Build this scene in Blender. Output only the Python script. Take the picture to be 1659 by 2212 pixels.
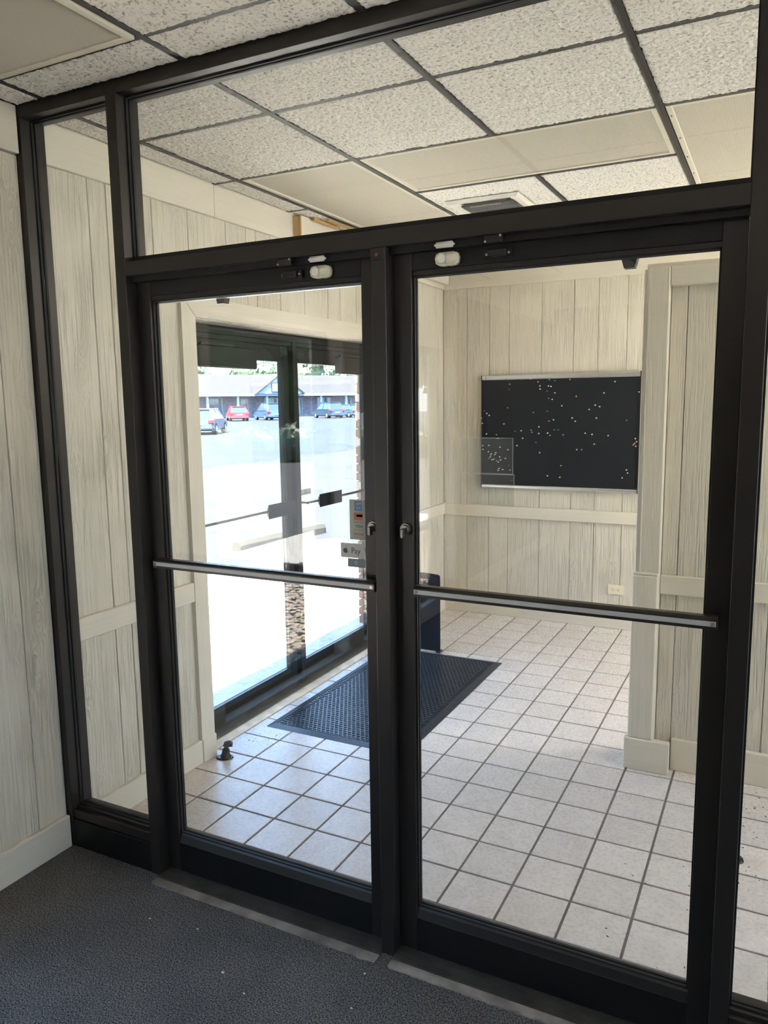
import bpy, bmesh, math, random
from mathutils import Vector, Matrix, noise
random.seed(7)
S = bpy.context.scene
COL = S.collection
for o in list(bpy.data.objects): bpy.data.objects.remove(o)

# ------------------------------------------------------------------ camera
cd = bpy.data.cameras.new('camera'); cam = bpy.data.objects.new('camera', cd); COL.objects.link(cam)
FWD = Vector((-0.45047222, 0.88147509, -0.14169139))
RGT = Vector((0.89126203, 0.45328404, -0.01362253))
UPV = Vector((-0.05221853, 0.13242073, 0.98981714))
m = Matrix((RGT, UPV, -FWD)).transposed().to_4x4(); m.translation = Vector((0, -1.95, 1.7121))
cam.matrix_world = m
cd.sensor_fit = 'VERTICAL'; cd.sensor_height = 36.0; cd.lens = 27.135; cd.clip_start = 0.02; cd.clip_end = 600
S.camera = cam

# ------------------------------------------------------------------ light
FILL_LOBBY = 18.0      # radiance of fill fixtures added out of view in the lobby
FILL_DINING = 1.3  # unseen dining room fixtures, added as fill
W = bpy.data.worlds.new('sky'); S.world = W; W.use_nodes = True
wn = W.node_tree; wn.nodes.clear()
wo = wn.nodes.new('ShaderNodeOutputWorld'); wb = wn.nodes.new('ShaderNodeBackground')
wt = wn.nodes.new('ShaderNodeTexCoord'); ws = wn.nodes.new('ShaderNodeSeparateXYZ'); wr = wn.nodes.new('ShaderNodeValToRGB')
wr.color_ramp.elements[0].position = 0.0; wr.color_ramp.elements[0].color = (0.84, 0.93, 1.0, 1)
wr.color_ramp.elements[1].position = 1.0; wr.color_ramp.elements[1].color = (0.26, 0.46, 0.86, 1)
e = wr.color_ramp.elements.new(0.25); e.color = (0.40, 0.64, 1.0, 1)
wn.links.new(wt.outputs['Generated'], ws.inputs[0]); wn.links.new(ws.outputs['Z'], wr.inputs[0])
wn.links.new(wr.outputs[0], wb.inputs['Color']); wn.links.new(wb.outputs[0], wo.inputs[0])
wb.inputs['Strength'].default_value = 3.4

sd = bpy.data.lights.new('sun', 'SUN'); sd.energy = 34.0; sd.angle = 0.0093; sd.color = (1.0, 0.93, 0.83)
sun = bpy.data.objects.new('sun', sd); COL.objects.link(sun)
sun.rotation_mode = 'QUATERNION'
sun.rotation_quaternion = Vector((0.055, -0.50, 0.86)).to_track_quat('Z', 'Y')
sun.location = (0, 0, 30)
S.view_settings.view_transform = 'Standard'; S.view_settings.look = 'None'
S.view_settings.gamma = 1.0; S.view_settings.use_curve_mapping = False
S.view_settings.exposure = 1.1
S.cycles.max_bounces = 14; S.cycles.diffuse_bounces = 7; S.cycles.glossy_bounces = 6
S.cycles.transparent_max_bounces = 32; S.cycles.sample_clamp_indirect = 6.0
S.cycles.caustics_reflective = False; S.cycles.caustics_refractive = False

# ------------------------------------------------------------------ materials
MATS = {}
def newmat(name):
    mt = bpy.data.materials.new(name); mt.use_nodes = True
    nt = mt.node_tree; b = nt.nodes.get('Principled BSDF')
    MATS[name] = mt
    return mt, nt, b
def N(nt, t, **k):
    n = nt.nodes.new(t)
    for a, v in k.items():
        if hasattr(n, a) and a not in ('Scale', 'Detail'): setattr(n, a, v)
        else: n.inputs[a].default_value = v
    return n
def plain(name, col, rough=0.6, metal=0.0, spec=0.5, bump=0.0, bscale=200.0, var=0.0):
    mt, nt, b = newmat(name)
    b.inputs['Base Color'].default_value = (*col, 1); b.inputs['Roughness'].default_value = rough
    b.inputs['Metallic'].default_value = metal; b.inputs['Specular IOR Level'].default_value = spec
    geo = N(nt, 'ShaderNodeNewGeometry')
    if bump > 0:
        nz = N(nt, 'ShaderNodeTexNoise', Scale=bscale, Detail=3.0)
        bp = N(nt, 'ShaderNodeBump'); bp.inputs['Strength'].default_value = bump; bp.inputs['Distance'].default_value = 0.002
        nt.links.new(geo.outputs['Position'], nz.inputs['Vector']); nt.links.new(nz.outputs['Fac'], bp.inputs['Height'])
        nt.links.new(bp.outputs[0], b.inputs['Normal'])
    if var > 0:
        nz2 = N(nt, 'ShaderNodeTexNoise', Scale=bscale * 0.08, Detail=5.0)
        rp = N(nt, 'ShaderNodeValToRGB')
        rp.color_ramp.elements[0].position = 0.3; rp.color_ramp.elements[1].position = 0.7
        rp.color_ramp.elements[0].color = (*[max(0, c * (1 - var)) for c in col], 1)
        rp.color_ramp.elements[1].color = (*[min(1, c * (1 + var)) for c in col], 1)
        nt.links.new(geo.outputs['Position'], nz2.inputs['Vector']); nt.links.new(nz2.outputs['Fac'], rp.inputs[0])
        nt.links.new(rp.outputs[0], b.inputs['Base Color'])
    return mt

def wood_paint(name, col, axis='z', strength=0.55, knots=True):
    """painted rough-sawn wood: fine relief only (grain stretched along the board)"""
    mt, nt, b = newmat(name)
    b.inputs['Roughness'].default_value = 0.5
    geo = N(nt, 'ShaderNodeNewGeometry'); oi = N(nt, 'ShaderNodeObjectInfo')
    add = N(nt, 'ShaderNodeVectorMath', operation='ADD')
    mul = N(nt, 'ShaderNodeVectorMath', operation='SCALE'); mul.inputs['Scale'].default_value = 9.0
    comb = N(nt, 'ShaderNodeCombineXYZ')
    for i in range(3): nt.links.new(oi.outputs['Random'], comb.inputs[i])
    nt.links.new(comb.outputs[0], mul.inputs[0])
    nt.links.new(geo.outputs['Position'], add.inputs[0]); nt.links.new(mul.outputs[0], add.inputs[1])
    # knots: bend the grain round voronoi cells
    vor = N(nt, 'ShaderNodeTexVoronoi'); vor.inputs['Scale'].default_value = 1.0
    mpk = N(nt, 'ShaderNodeMapping')
    s = {'z': (7.0, 7.0, 2.6), 'x': (2.6, 7, 7), 'y': (7, 2.6, 7)}[axis]
    mpk.inputs['Scale'].default_value = s
    nt.links.new(add.outputs[0], mpk.inputs['Vector']); nt.links.new(mpk.outputs[0], vor.inputs['Vector'])
    kr = N(nt, 'ShaderNodeMapRange'); kr.inputs['From Min'].default_value = 0.0; kr.inputs['From Max'].default_value = 0.42
    kr.inputs['To Min'].default_value = 1.0; kr.inputs['To Max'].default_value = 0.0
    nt.links.new(vor.outputs['Distance'], kr.inputs['Value'])
    pw = N(nt, 'ShaderNodeMath', operation='POWER'); pw.inputs[1].default_value = 2.0
    nt.links.new(kr.outputs[0], pw.inputs[0])
    mp = N(nt, 'ShaderNodeMapping')
    s2 = {'z': (135, 135, 3.6), 'x': (3.6, 135, 135), 'y': (135, 3.6, 135)}[axis]
    mp.inputs['Scale'].default_value = s2
    nt.links.new(add.outputs[0], mp.inputs['Vector'])
    off = N(nt, 'ShaderNodeVectorMath', operation='ADD')
    cm = N(nt, 'ShaderNodeCombineXYZ'); mk = N(nt, 'ShaderNodeMath', operation='MULTIPLY'); mk.inputs[1].default_value = 6.0 if knots else 0.0
    nt.links.new(pw.outputs[0], mk.inputs[0])
    for i in range(3): nt.links.new(mk.outputs[0], cm.inputs[i])
    nt.links.new(mp.outputs[0], off.inputs[0]); nt.links.new(cm.outputs[0], off.inputs[1])
    nz = N(nt, 'ShaderNodeTexNoise', Scale=1.0, Detail=3.0); nz.inputs['Distortion'].default_value = 0.35
    nt.links.new(off.outputs[0], nz.inputs['Vector'])
    # patches where the grain is smooth
    pm = N(nt, 'ShaderNodeTexNoise', Scale=3.0, Detail=2.0); nt.links.new(add.outputs[0], pm.inputs['Vector'])
    pr = N(nt, 'ShaderNodeMapRange'); pr.inputs['From Min'].default_value = 0.35; pr.inputs['From Max'].default_value = 0.65
    pr.inputs['To Min'].default_value = 0.25; pr.inputs['To Max'].default_value = 1.0
    nt.links.new(pm.outputs['Fac'], pr.inputs['Value'])
    rp = N(nt, 'ShaderNodeMapRange'); rp.inputs['From Min'].default_value = 0.34; rp.inputs['From Max'].default_value = 0.52
    nt.links.new(nz.outputs['Fac'], rp.inputs['Value'])
    hm = N(nt, 'ShaderNodeMath', operation='MULTIPLY'); nt.links.new(rp.outputs[0], hm.inputs[0]); nt.links.new(pr.outputs[0], hm.inputs[1])
    bp = N(nt, 'ShaderNodeBump'); bp.inputs['Strength'].default_value = strength; bp.inputs['Distance'].default_value = 0.0048
    nt.links.new(hm.outputs[0], bp.inputs['Height']); nt.links.new(bp.outputs[0], b.inputs['Normal'])
    cr = N(nt, 'ShaderNodeMix', data_type='RGBA')
    cr.inputs[6].default_value = (*[c * 0.965 for c in col], 1); cr.inputs[7].default_value = (*col, 1)
    nt.links.new(rp.outputs[0], cr.inputs[0]); nt.links.new(cr.outputs[2], b.inputs['Base Color'])
    return mt

CREAM = (0.665, 0.62, 0.52)
wood_paint('siding_paint', CREAM, 'z', 1.0)
wood_paint('trim_paint_x', (0.69, 0.642, 0.545), 'x', 0.12, False)
wood_paint('trim_paint_y', (0.69, 0.642, 0.545), 'y', 0.12, False)
wood_paint('trim_paint_z', (0.69, 0.642, 0.545), 'z', 0.35, False)
wood_paint('raw_wood', (0.48, 0.30, 0.11), 'z', 0.1, False)
def bronze(name, col, rough):
    mt, nt, b = newmat(name)
    b.inputs['Base Color'].default_value = (*col, 1); b.inputs['Metallic'].default_value = 0.35
    b.inputs['Roughness'].default_value = rough; b.inputs['Specular IOR Level'].default_value = 0.5
    geo = N(nt, 'ShaderNodeNewGeometry')
    nz = N(nt, 'ShaderNodeTexNoise', Scale=60.0, Detail=4.0)
    mr = N(nt, 'ShaderNodeMapRange'); mr.inputs['To Min'].default_value = rough - 0.06; mr.inputs['To Max'].default_value = rough + 0.08
    nt.links.new(geo.outputs['Position'], nz.inputs['Vector']); nt.links.new(nz.outputs['Fac'], mr.inputs['Value'])
    nt.links.new(mr.outputs[0], b.inputs['Roughness'])
bronze('bronze', (0.028, 0.024, 0.022), 0.34)
bronze('outer_frame', (0.010, 0.0095, 0.009), 0.5); MATS['outer_frame'].node_tree.nodes['Principled BSDF'].inputs['Specular IOR Level'].default_value = 0.2; MATS['outer_frame'].node_tree.nodes['Principled BSDF'].inputs['Metallic'].default_value = 0.0
bronze('bronze_dark', (0.010, 0.0095, 0.0095), 0.42)
plain('gasket', (0.006, 0.006, 0.006), 0.7)
plain('black_plastic', (0.012, 0.012, 0.014), 0.35)
plain('black_panel_paint', (0.006, 0.007, 0.012), 0.6, spec=0.12)
plain('aluminium', (0.75, 0.75, 0.75), 0.30, metal=0.9)
plain('bar_strip', (0.50, 0.50, 0.51), 0.5, metal=0.15, bump=0.2, bscale=400)
plain('steel_dark', (0.20, 0.19, 0.17), 0.3, metal=0.9)
plain('cast_iron', (0.035, 0.028, 0.024), 0.4, metal=0.4, bump=0.3, bscale=300)
plain('screw_metal', (0.6, 0.58, 0.55), 0.3, metal=1.0)
plain('rust_screw', (0.22, 0.10, 0.05), 0.5, metal=0.6)
plain('threshold_metal', (0.11, 0.10, 0.085), 0.45, metal=0.6, var=0.3, bscale=120)
plain('concrete_strip', (0.26, 0.235, 0.21), 0.75, bump=0.6, bscale=160, var=0.35)
plain('ivory_plastic', (0.78, 0.72, 0.56), 0.4)
plain('white_plastic', (0.82, 0.80, 0.74), 0.35)
plain('grid_dark', (0.035, 0.033, 0.030), 0.5, metal=0.2)
plain('light_frame', (0.74, 0.69, 0.56), 0.45)
plain('vent_paint', (0.78, 0.75, 0.66), 0.4)
plain('vent_dark', (0.04, 0.045, 0.04), 0.6)
plain('dining_ceiling_board', (0.10, 0.09, 0.08), 0.9)
plain('grout', (0.17, 0.145, 0.135), 0.85, bump=0.4, bscale=500, var=0.2)
plain('sill_tan', (0.74, 0.62, 0.44), 0.55, bump=0.4, bscale=150, var=0.25)
plain('board_felt', (0.010, 0.013, 0.017), 0.8, spec=0.2, bump=0.2, bscale=300)
plain('rubber', (0.018, 0.022, 0.030), 0.33, bump=0.15, bscale=80)
plain('plaster_wall', (0.72, 0.68, 0.58), 0.7, bump=0.1, bscale=90)
plain('dark_paint', (0.16, 0.13, 0.11), 0.7, bump=0.1, bscale=90)
plain('lint', (0.6, 0.6, 0.6), 0.9)

# ribbed / prismatic light diffusers
def diffuser_mat(name, col, scale):
    mt, nt, b = newmat(name)
    b.inputs['Base Color'].default_value = (*col, 1); b.inputs['Roughness'].default_value = 0.3
    geo = N(nt, 'ShaderNodeNewGeometry'); ck = N(nt, 'ShaderNodeTexVoronoi'); ck.inputs['Scale'].default_value = scale; ck.inputs['Randomness'].default_value = 0.0
    bp = N(nt, 'ShaderNodeBump'); bp.inputs['Strength'].default_value = 0.6; bp.inputs['Distance'].default_value = 0.002
    nt.links.new(geo.outputs['Position'], ck.inputs['Vector']); nt.links.new(ck.outputs['Distance'], bp.inputs['Height'])
    nt.links.new(bp.outputs[0], b.inputs['Normal'])
    rp = N(nt, 'ShaderNodeMix', data_type='RGBA'); rp.inputs[6].default_value = (*[c * 1.05 for c in col], 1); rp.inputs[7].default_value = (*[c * 0.72 for c in col], 1)
    nt.links.new(ck.outputs['Distance'], rp.inputs[0]); nt.links.new(rp.outputs[2], b.inputs['Base Color'])
diffuser_mat('prismatic_diffuser', (0.62, 0.57, 0.47), 110)
mt, nt, b = newmat('fill_diffuser')  # glow of the added fill fixtures, all out of view
b.inputs['Emission Color'].default_value = (1.0, 0.93, 0.80, 1); b.inputs['Emission Strength'].default_value = FILL_LOBBY
mt, nt, b = newmat('fill_diffuser_dim')
b.inputs['Emission Color'].default_value = (1.0, 0.93, 0.80, 1); b.inputs['Emission Strength'].default_value = FILL_DINING
mt, nt, b = newmat('fill_diffuser_mid')
b.inputs['Emission Color'].default_value = (1.0, 0.95, 0.86, 1); b.inputs['Emission Strength'].default_value = 6.5
plain('ribbed_diffuser', (0.60, 0.55, 0.46), 0.25, spec=0.6)

def glass(name, tint, rough=0.0, dirt=0.02, ior=1.52):
    mt, nt, b = newmat(name); nt.nodes.remove(b)
    out = nt.nodes.get('Material Output')
    tr = N(nt, 'ShaderNodeBsdfTransparent'); tr.inputs[0].default_value = (*tint, 1)
    gl = N(nt, 'ShaderNodeBsdfGlossy'); gl.inputs['Roughness'].default_value = rough; gl.inputs['Color'].default_value = (1, 1, 1, 1)
    fr = N(nt, 'ShaderNodeFresnel'); fr.inputs['IOR'].default_value = ior
    g0 = N(nt, 'ShaderNodeNewGeometry'); im = N(nt, 'ShaderNodeMapRange')   # same index from either side: a thin pane never reflects totally
    im.inputs['To Min'].default_value = ior; im.inputs['To Max'].default_value = 1.0 / ior
    nt.links.new(g0.outputs['Backfacing'], im.inputs['Value']); nt.links.new(im.outputs[0], fr.inputs['IOR'])
    mx = N(nt, 'ShaderNodeMixShader')
    nt.links.new(fr.outputs[0], mx.inputs[0]); nt.links.new(tr.outputs[0], mx.inputs[1]); nt.links.new(gl.outputs[0], mx.inputs[2])
    # dust film and smears on the pane
    df = N(nt, 'ShaderNodeBsdfDiffuse'); df.inputs[0].default_value = (0.8, 0.8, 0.78, 1)
    geo = N(nt, 'ShaderNodeNewGeometry'); nz = N(nt, 'ShaderNodeTexNoise', Scale=9.0, Detail=6.0)
    rp = N(nt, 'ShaderNodeMapRange'); rp.inputs['From Min'].default_value = 0.45; rp.inputs['From Max'].default_value = 0.8
    rp.inputs['To Min'].default_value = dirt * 0.3; rp.inputs['To Max'].default_value = dirt
    m2 = N(nt, 'ShaderNodeMixShader')
    nt.links.new(geo.outputs['Position'], nz.inputs['Vector']); nt.links.new(nz.outputs['Fac'], rp.inputs['Value'])
    nt.links.new(rp.outputs[0], m2.inputs[0]); nt.links.new(mx.outputs[0], m2.inputs[1]); nt.links.new(df.outputs[0], m2.inputs[2])
    nt.links.new(m2.outputs[0], out.inputs['Surface'])
glass('clear_glass', (0.985, 0.99, 0.985), dirt=0.005, ior=1.55)
glass('door_glass', (0.985, 0.99, 0.985), dirt=0.006, ior=1.58)
glass('outer_glass', (0.95, 0.975, 0.985), dirt=0.02)
glass('sticker_film', (0.93, 0.94, 0.93), 0.3, dirt=0.03)

def carpet():
    mt, nt, b = newmat('carpet')
    b.inputs['Roughness'].default_value = 0.95; b.inputs['Specular IOR Level'].default_value = 0.15
    geo = N(nt, 'ShaderNodeNewGeometry')
    v = N(nt, 'ShaderNodeTexVoronoi'); v.inputs['Scale'].default_value = 175
    n1 = N(nt, 'ShaderNodeTexNoise', Scale=230.0, Detail=2.0); n2 = N(nt, 'ShaderNodeTexNoise', Scale=2.0, Detail=4.0)
    for n in (v, n1, n2): nt.links.new(geo.outputs['Position'], n.inputs['Vector'])
    rp = N(nt, 'ShaderNodeValToRGB'); el = rp.color_ramp.elements
    el[0].position = 0.32; el[0].color = (0.014, 0.014, 0.015, 1); el[1].position = 0.68; el[1].color = (0.245, 0.235, 0.225, 1)
    nt.links.new(n1.outputs['Fac'], rp.inputs[0])
    r2 = N(nt, 'ShaderNodeMapRange'); r2.inputs['From Min'].default_value = 0.3; r2.inputs['From Max'].default_value = 0.7
    r2.inputs['To Min'].default_value = 0.75; r2.inputs['To Max'].default_value = 1.2
    nt.links.new(n2.outputs['Fac'], r2.inputs['Value'])
    mu = N(nt, 'ShaderNodeVectorMath', operation='SCALE'); nt.links.new(rp.outputs[0], mu.inputs[0]); nt.links.new(r2.outputs[0], mu.inputs['Scale'])
    nt.links.new(mu.outputs[0], b.inputs['Base Color'])
    bp = N(nt, 'ShaderNodeBump'); bp.inputs['Strength'].default_value = 1.0; bp.inputs['Distance'].default_value = 0.004; bp.invert = True
    nt.links.new(v.outputs['Distance'], bp.inputs['Height']); nt.links.new(bp.outputs[0], b.inputs['Normal'])
carpet()

def floor_tile():
    mt, nt, b = newmat('floor_tile')
    geo = N(nt, 'ShaderNodeNewGeometry'); oi = N(nt, 'ShaderNodeObjectInfo')
    n1 = N(nt, 'ShaderNodeTexNoise', Scale=14.0, Detail=6.0); n1.inputs['Distortion'].default_value = 1.0
    n2 = N(nt, 'ShaderNodeTexNoise', Scale=70.0, Detail=4.0); n3 = N(nt, 'ShaderNodeTexNoise', Scale=2.6, Detail=3.0)
    for n in (n1, n2, n3): nt.links.new(geo.outputs['Position'], n.inputs['Vector'])
    rp = N(nt, 'ShaderNodeValToRGB'); el = rp.color_ramp.elements
    el[0].position = 0.3; el[0].color = (0.60, 0.545, 0.515, 1); el[1].position = 0.7; el[1].color = (0.70, 0.645, 0.61, 1)
    nt.links.new(n1.outputs['Fac'], rp.inputs[0])
    r2 = N(nt, 'ShaderNodeMapRange'); r2.inputs['To Min'].default_value = 0.95; r2.inputs['To Max'].default_value = 1.04
    nt.links.new(oi.outputs['Random'], r2.inputs['Value'])
    mu = N(nt, 'ShaderNodeVectorMath', operation='SCALE'); nt.links.new(rp.outputs[0], mu.inputs[0]); nt.links.new(r2.outputs[0], mu.inputs['Scale'])
    # dark grit specks
    v = N(nt, 'ShaderNodeTexVoronoi'); v.inputs['Scale'].default_value = 26; nt.links.new(geo.outputs['Position'], v.inputs['Vector'])
    lt = N(nt, 'ShaderNodeMath', operation='LESS_THAN'); lt.inputs[1].default_value = 0.035; nt.links.new(v.outputs['Distance'], lt.inputs[0])
    mx = N(nt, 'ShaderNodeMix', data_type='RGBA'); mx.inputs[7].default_value = (0.12, 0.10, 0.09, 1)
    nt.links.new(lt.outputs[0], mx.inputs[0]); nt.links.new(mu.outputs[0], mx.inputs[6]); nt.links.new(mx.outputs[2], b.inputs['Base Color'])
    r3 = N(nt, 'ShaderNodeMapRange'); r3.inputs['To Min'].default_value = 0.20; r3.inputs['To Max'].default_value = 0.36
    nt.links.new(n2.outputs['Fac'], r3.inputs['Value']); nt.links.new(r3.outputs[0], b.inputs['Roughness'])
    b.inputs['Specular IOR Level'].default_value = 0.6
    bp = N(nt, 'ShaderNodeBump'); bp.inputs['Strength'].default_value = 0.12; bp.inputs['Distance'].default_value = 0.0015
    nt.links.new(n2.outputs['Fac'], bp.inputs['Height']); nt.links.new(bp.outputs[0], b.inputs['Normal'])
floor_tile()

def ceil_tile():
    mt, nt, b = newmat('ceiling_tile_fibre')
    b.inputs['Roughness'].default_value = 0.95; b.inputs['Specular IOR Level'].default_value = 0.1
    geo = N(nt, 'ShaderNodeNewGeometry')
    v = N(nt, 'ShaderNodeTexNoise', Scale=95.0, Detail=4.0); v.inputs['Roughness'].default_value = 0.7
    n2 = N(nt, 'ShaderNodeTexNoise', Scale=60.0, Detail=3.0)
    for n in (v, n2): nt.links.new(geo.outputs['Position'], n.inputs['Vector'])
    rp = N(nt, 'ShaderNodeValToRGB'); el = rp.color_ramp.elements
    el[0].position = 0.34; el[0].color = (0.36, 0.32, 0.27, 1); el[1].position = 0.48; el[1].color = (0.93, 0.885, 0.80, 1)
    nt.links.new(v.outputs['Fac'], rp.inputs[0]); nt.links.new(rp.outputs[0], b.inputs['Base Color'])
    bp = N(nt, 'ShaderNodeBump'); bp.inputs['Strength'].default_value = 1.0; bp.inputs['Distance'].default_value = 0.006
    nt.links.new(v.outputs['Fac'], bp.inputs['Height']); nt.links.new(bp.outputs[0], b.inputs['Normal'])
ceil_tile()

def ground(name, c0, c1, cell, crack_w, crack_col, bscale):
    mt, nt, b = newmat(name); b.inputs['Roughness'].default_value = 0.85
    geo = N(nt, 'ShaderNodeNewGeometry')
    n1 = N(nt, 'ShaderNodeTexNoise', Scale=0.35, Detail=6.0); n2 = N(nt, 'ShaderNodeTexNoise', Scale=bscale, Detail=3.0)
    nd = N(nt, 'ShaderNodeTexNoise', Scale=1.3, Detail=4.0)
    for n in (n1, n2, nd): nt.links.new(geo.outputs['Position'], n.inputs['Vector'])
    rp = N(nt, 'ShaderNodeValToRGB'); el = rp.color_ramp.elements
    el[0].position = 0.3; el[0].color = (*c0, 1); el[1].position = 0.7; el[1].color = (*c1, 1)
    nt.links.new(n1.outputs['Fac'], rp.inputs[0])
    last = rp.outputs[0]
    if crack_w > 0:
        add = N(nt, 'ShaderNodeVectorMath', operation='ADD'); nt.links.new(geo.outputs['Position'], add.inputs[0])
        sc = N(nt, 'ShaderNodeVectorMath', operation='SCALE'); sc.inputs['Scale'].default_value = 1.6
        nt.links.new(nd.outputs['Color'], sc.inputs[0]); nt.links.new(sc.outputs[0], add.inputs[1])
        v = N(nt, 'ShaderNodeTexVoronoi', feature='DISTANCE_TO_EDGE'); v.inputs['Scale'].default_value = cell
        nt.links.new(add.outputs[0], v.inputs['Vector'])
        lt = N(nt, 'ShaderNodeMapRange'); lt.inputs['From Min'].default_value = crack_w * 0.25; lt.inputs['From Max'].default_value = crack_w
        lt.inputs['To Min'].default_value = 1; lt.inputs['To Max'].default_value = 0
        nt.links.new(v.outputs['Distance'], lt.inputs['Value'])
        mx = N(nt, 'ShaderNodeMix', data_type='RGBA'); mx.inputs[7].default_value = (*crack_col, 1)
        nt.links.new(lt.outputs[0], mx.inputs[0]); nt.links.new(last, mx.inputs[6]); last = mx.outputs[2]
    m3 = N(nt, 'ShaderNodeMix', data_type='RGBA', blend_type='MULTIPLY'); m3.inputs[0].default_value = 0.5
    gr = N(nt, 'ShaderNodeMapRange'); gr.inputs['From Min'].default_value = 0.3; gr.inputs['From Max'].default_value = 0.7
    gr.inputs['To Min'].default_value = 0.6; gr.inputs['To Max'].default_value = 1.25
    nt.links.new(n2.outputs['Fac'], gr.inputs['Value'])
    nt.links.new(last, m3.inputs[6]); nt.links.new(gr.outputs[0], m3.inputs[7])
    nt.links.new(m3.outputs[2], b.inputs['Base Color'])
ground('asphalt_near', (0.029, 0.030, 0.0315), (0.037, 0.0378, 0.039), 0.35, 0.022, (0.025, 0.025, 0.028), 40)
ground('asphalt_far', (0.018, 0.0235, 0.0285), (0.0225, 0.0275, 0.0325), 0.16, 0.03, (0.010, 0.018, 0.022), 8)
ground('concrete', (0.54, 0.50, 0.44), (0.62, 0.58, 0.51), 0.3, 0.0, (0, 0, 0), 25)
ground('kerb_concrete', (0.050, 0.045, 0.036), (0.075, 0.068, 0.053), 0.3, 0.0, (0, 0, 0), 60)
plain('lawn', (0.07, 0.12, 0.03), 0.9, var=0.4, bscale=30)
plain('rock_tan', (0.40, 0.33, 0.24), 0.8, bump=0.4, bscale=90, var=0.25)
plain('rock_grey', (0.36, 0.34, 0.31), 0.8, bump=0.4, bscale=90, var=0.25)
plain('rock_pink', (0.44, 0.33, 0.27), 0.8, bump=0.4, bscale=90, var=0.25)
plain('soil', (0.10, 0.075, 0.055), 0.95, var=0.4, bscale=60)
plain('leaf_dark', (0.055, 0.095, 0.03), 0.6, var=0.5, bscale=12)
plain('leaf_mid', (0.11, 0.17, 0.09), 0.6, var=0.4, bscale=8)
plain('bark', (0.07, 0.05, 0.035), 0.9, bump=0.5, bscale=40)
plain('shingle', (0.029, 0.027, 0.028), 0.9, var=0.12, bscale=30)
plain('blue_trim', (0.30, 0.47, 0.68), 0.6)
plain('mall_brick', (0.24, 0.24, 0.32), 0.85, var=0.3, bscale=40)
plain('mall_post', (0.42, 0.55, 0.68), 0.6)
plain('mall_glass', (0.12, 0.20, 0.28), 0.1, spec=0.8)
plain('sign_white', (0.45, 0.52, 0.60), 0.5)
plain('sign_black', (0.02, 0.03, 0.05), 0.5)
plain('car_red', (0.55, 0.02, 0.03), 0.25, spec=0.7)
plain('car_blue', (0.04, 0.085, 0.18), 0.25, spec=0.7)
plain('car_silver', (0.045, 0.08, 0.16), 0.25, spec=0.7)
plain('car_black', (0.025, 0.045, 0.08), 0.25, spec=0.7)
plain('car_glass', (0.03, 0.05, 0.07), 0.08, spec=0.9)
plain('car_roof_light', (0.60, 0.65, 0.70), 0.3)
plain('tyre', (0.01, 0.01, 0.012), 0.8)
plain('tail_red', (0.6, 0.03, 0.04), 0.3)
plain('brick_orange', (0.20, 0.115, 0.085), 0.85, bump=0.4, bscale=120, var=0.25)
plain('mortar', (0.25, 0.23, 0.20), 0.9)
plain('utility_wood', (0.12, 0.10, 0.09), 0.9)
for nm, c in dict(pin_white=(0.75, 0.74, 0.68), pin_grey=(0.32, 0.33, 0.33), pin_red=(0.5, 0.06, 0.04), pin_orange=(0.72, 0.36, 0.14),
                  pin_blue=(0.06, 0.18, 0.42), pin_teal=(0.18, 0.50, 0.45), pin_yellow=(0.72, 0.62, 0.20)).items(): plain(nm, c, 0.35)
plain('st_grey', (0.42, 0.43, 0.38), 0.6); plain('st_blue', (0.09, 0.22, 0.42), 0.5); plain('st_red', (0.52, 0.16, 0.10), 0.5)
plain('st_orange', (0.66, 0.36, 0.16), 0.5); plain('st_light', (0.55, 0.55, 0.53), 0.5); plain('st_ink', (0.06, 0.06, 0.065), 0.5)
plain('st_navy', (0.10, 0.12, 0.17), 0.5); plain('st_slate', (0.20, 0.25, 0.26), 0.5)

# ------------------------------------------------------------------ mesh helpers
def bxm(bm, x0, x1, y0, y1, z0, z1, bev=0.0):
    r = bmesh.ops.create_cube(bm, size=1.0)
    vs = r['verts']
    for v in vs:
        v.co = Vector((x0 + (v.co.x + .5) * (x1 - x0), y0 + (v.co.y + .5) * (y1 - y0), z0 + (v.co.z + .5) * (z1 - z0)))
    if bev > 0:
        es = list({e for v in vs for e in v.link_edges})
        bmesh.ops.bevel(bm, geom=es, offset=bev, segments=1, affect='EDGES', profile=0.5)
def obj(name, bm, mat, parent=None, smooth=False, **props):
    if isinstance(bm, bpy.types.Mesh): me = bm
    else:
        me = bpy.data.meshes.new(name); bm.normal_update(); bm.to_mesh(me); bm.free()
        if smooth:
            for p in me.polygons: p.use_smooth = True
        for mm in (mat if isinstance(mat, (list, tuple)) else [mat]): me.materials.append(MATS[mm])
    o = bpy.data.objects.new(name, me); COL.objects.link(o)
    if parent: o.parent = parent
    for k, v in props.items(): o[k] = v
    return o
def box(name, x0, x1, y0, y1, z0, z1, mat, parent=None, bev=0.0, **props):
    bm = bmesh.new(); bxm(bm, x0, x1, y0, y1, z0, z1, bev)
    return obj(name, bm, mat, parent, **props)
def boxes(name, lst, mat, parent=None, bev=0.0, **props):
    bm = bmesh.new()
    for b in lst: bxm(bm, *b, bev)
    return obj(name, bm, mat, parent, **props)
def empty(name, loc=(0, 0, 0), **props):
    o = bpy.data.objects.new(name, None); o.empty_display_size = 0.1; COL.objects.link(o)
    for k, v in props.items(): o[k] = v
    return o
def struct(name, **props): return empty(name, kind='structure', **props)
def thing(name, label, category, group=None, **props):
    o = empty(name, label=label, category=category, **props)
    if group: o['group'] = group
    return o
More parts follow.
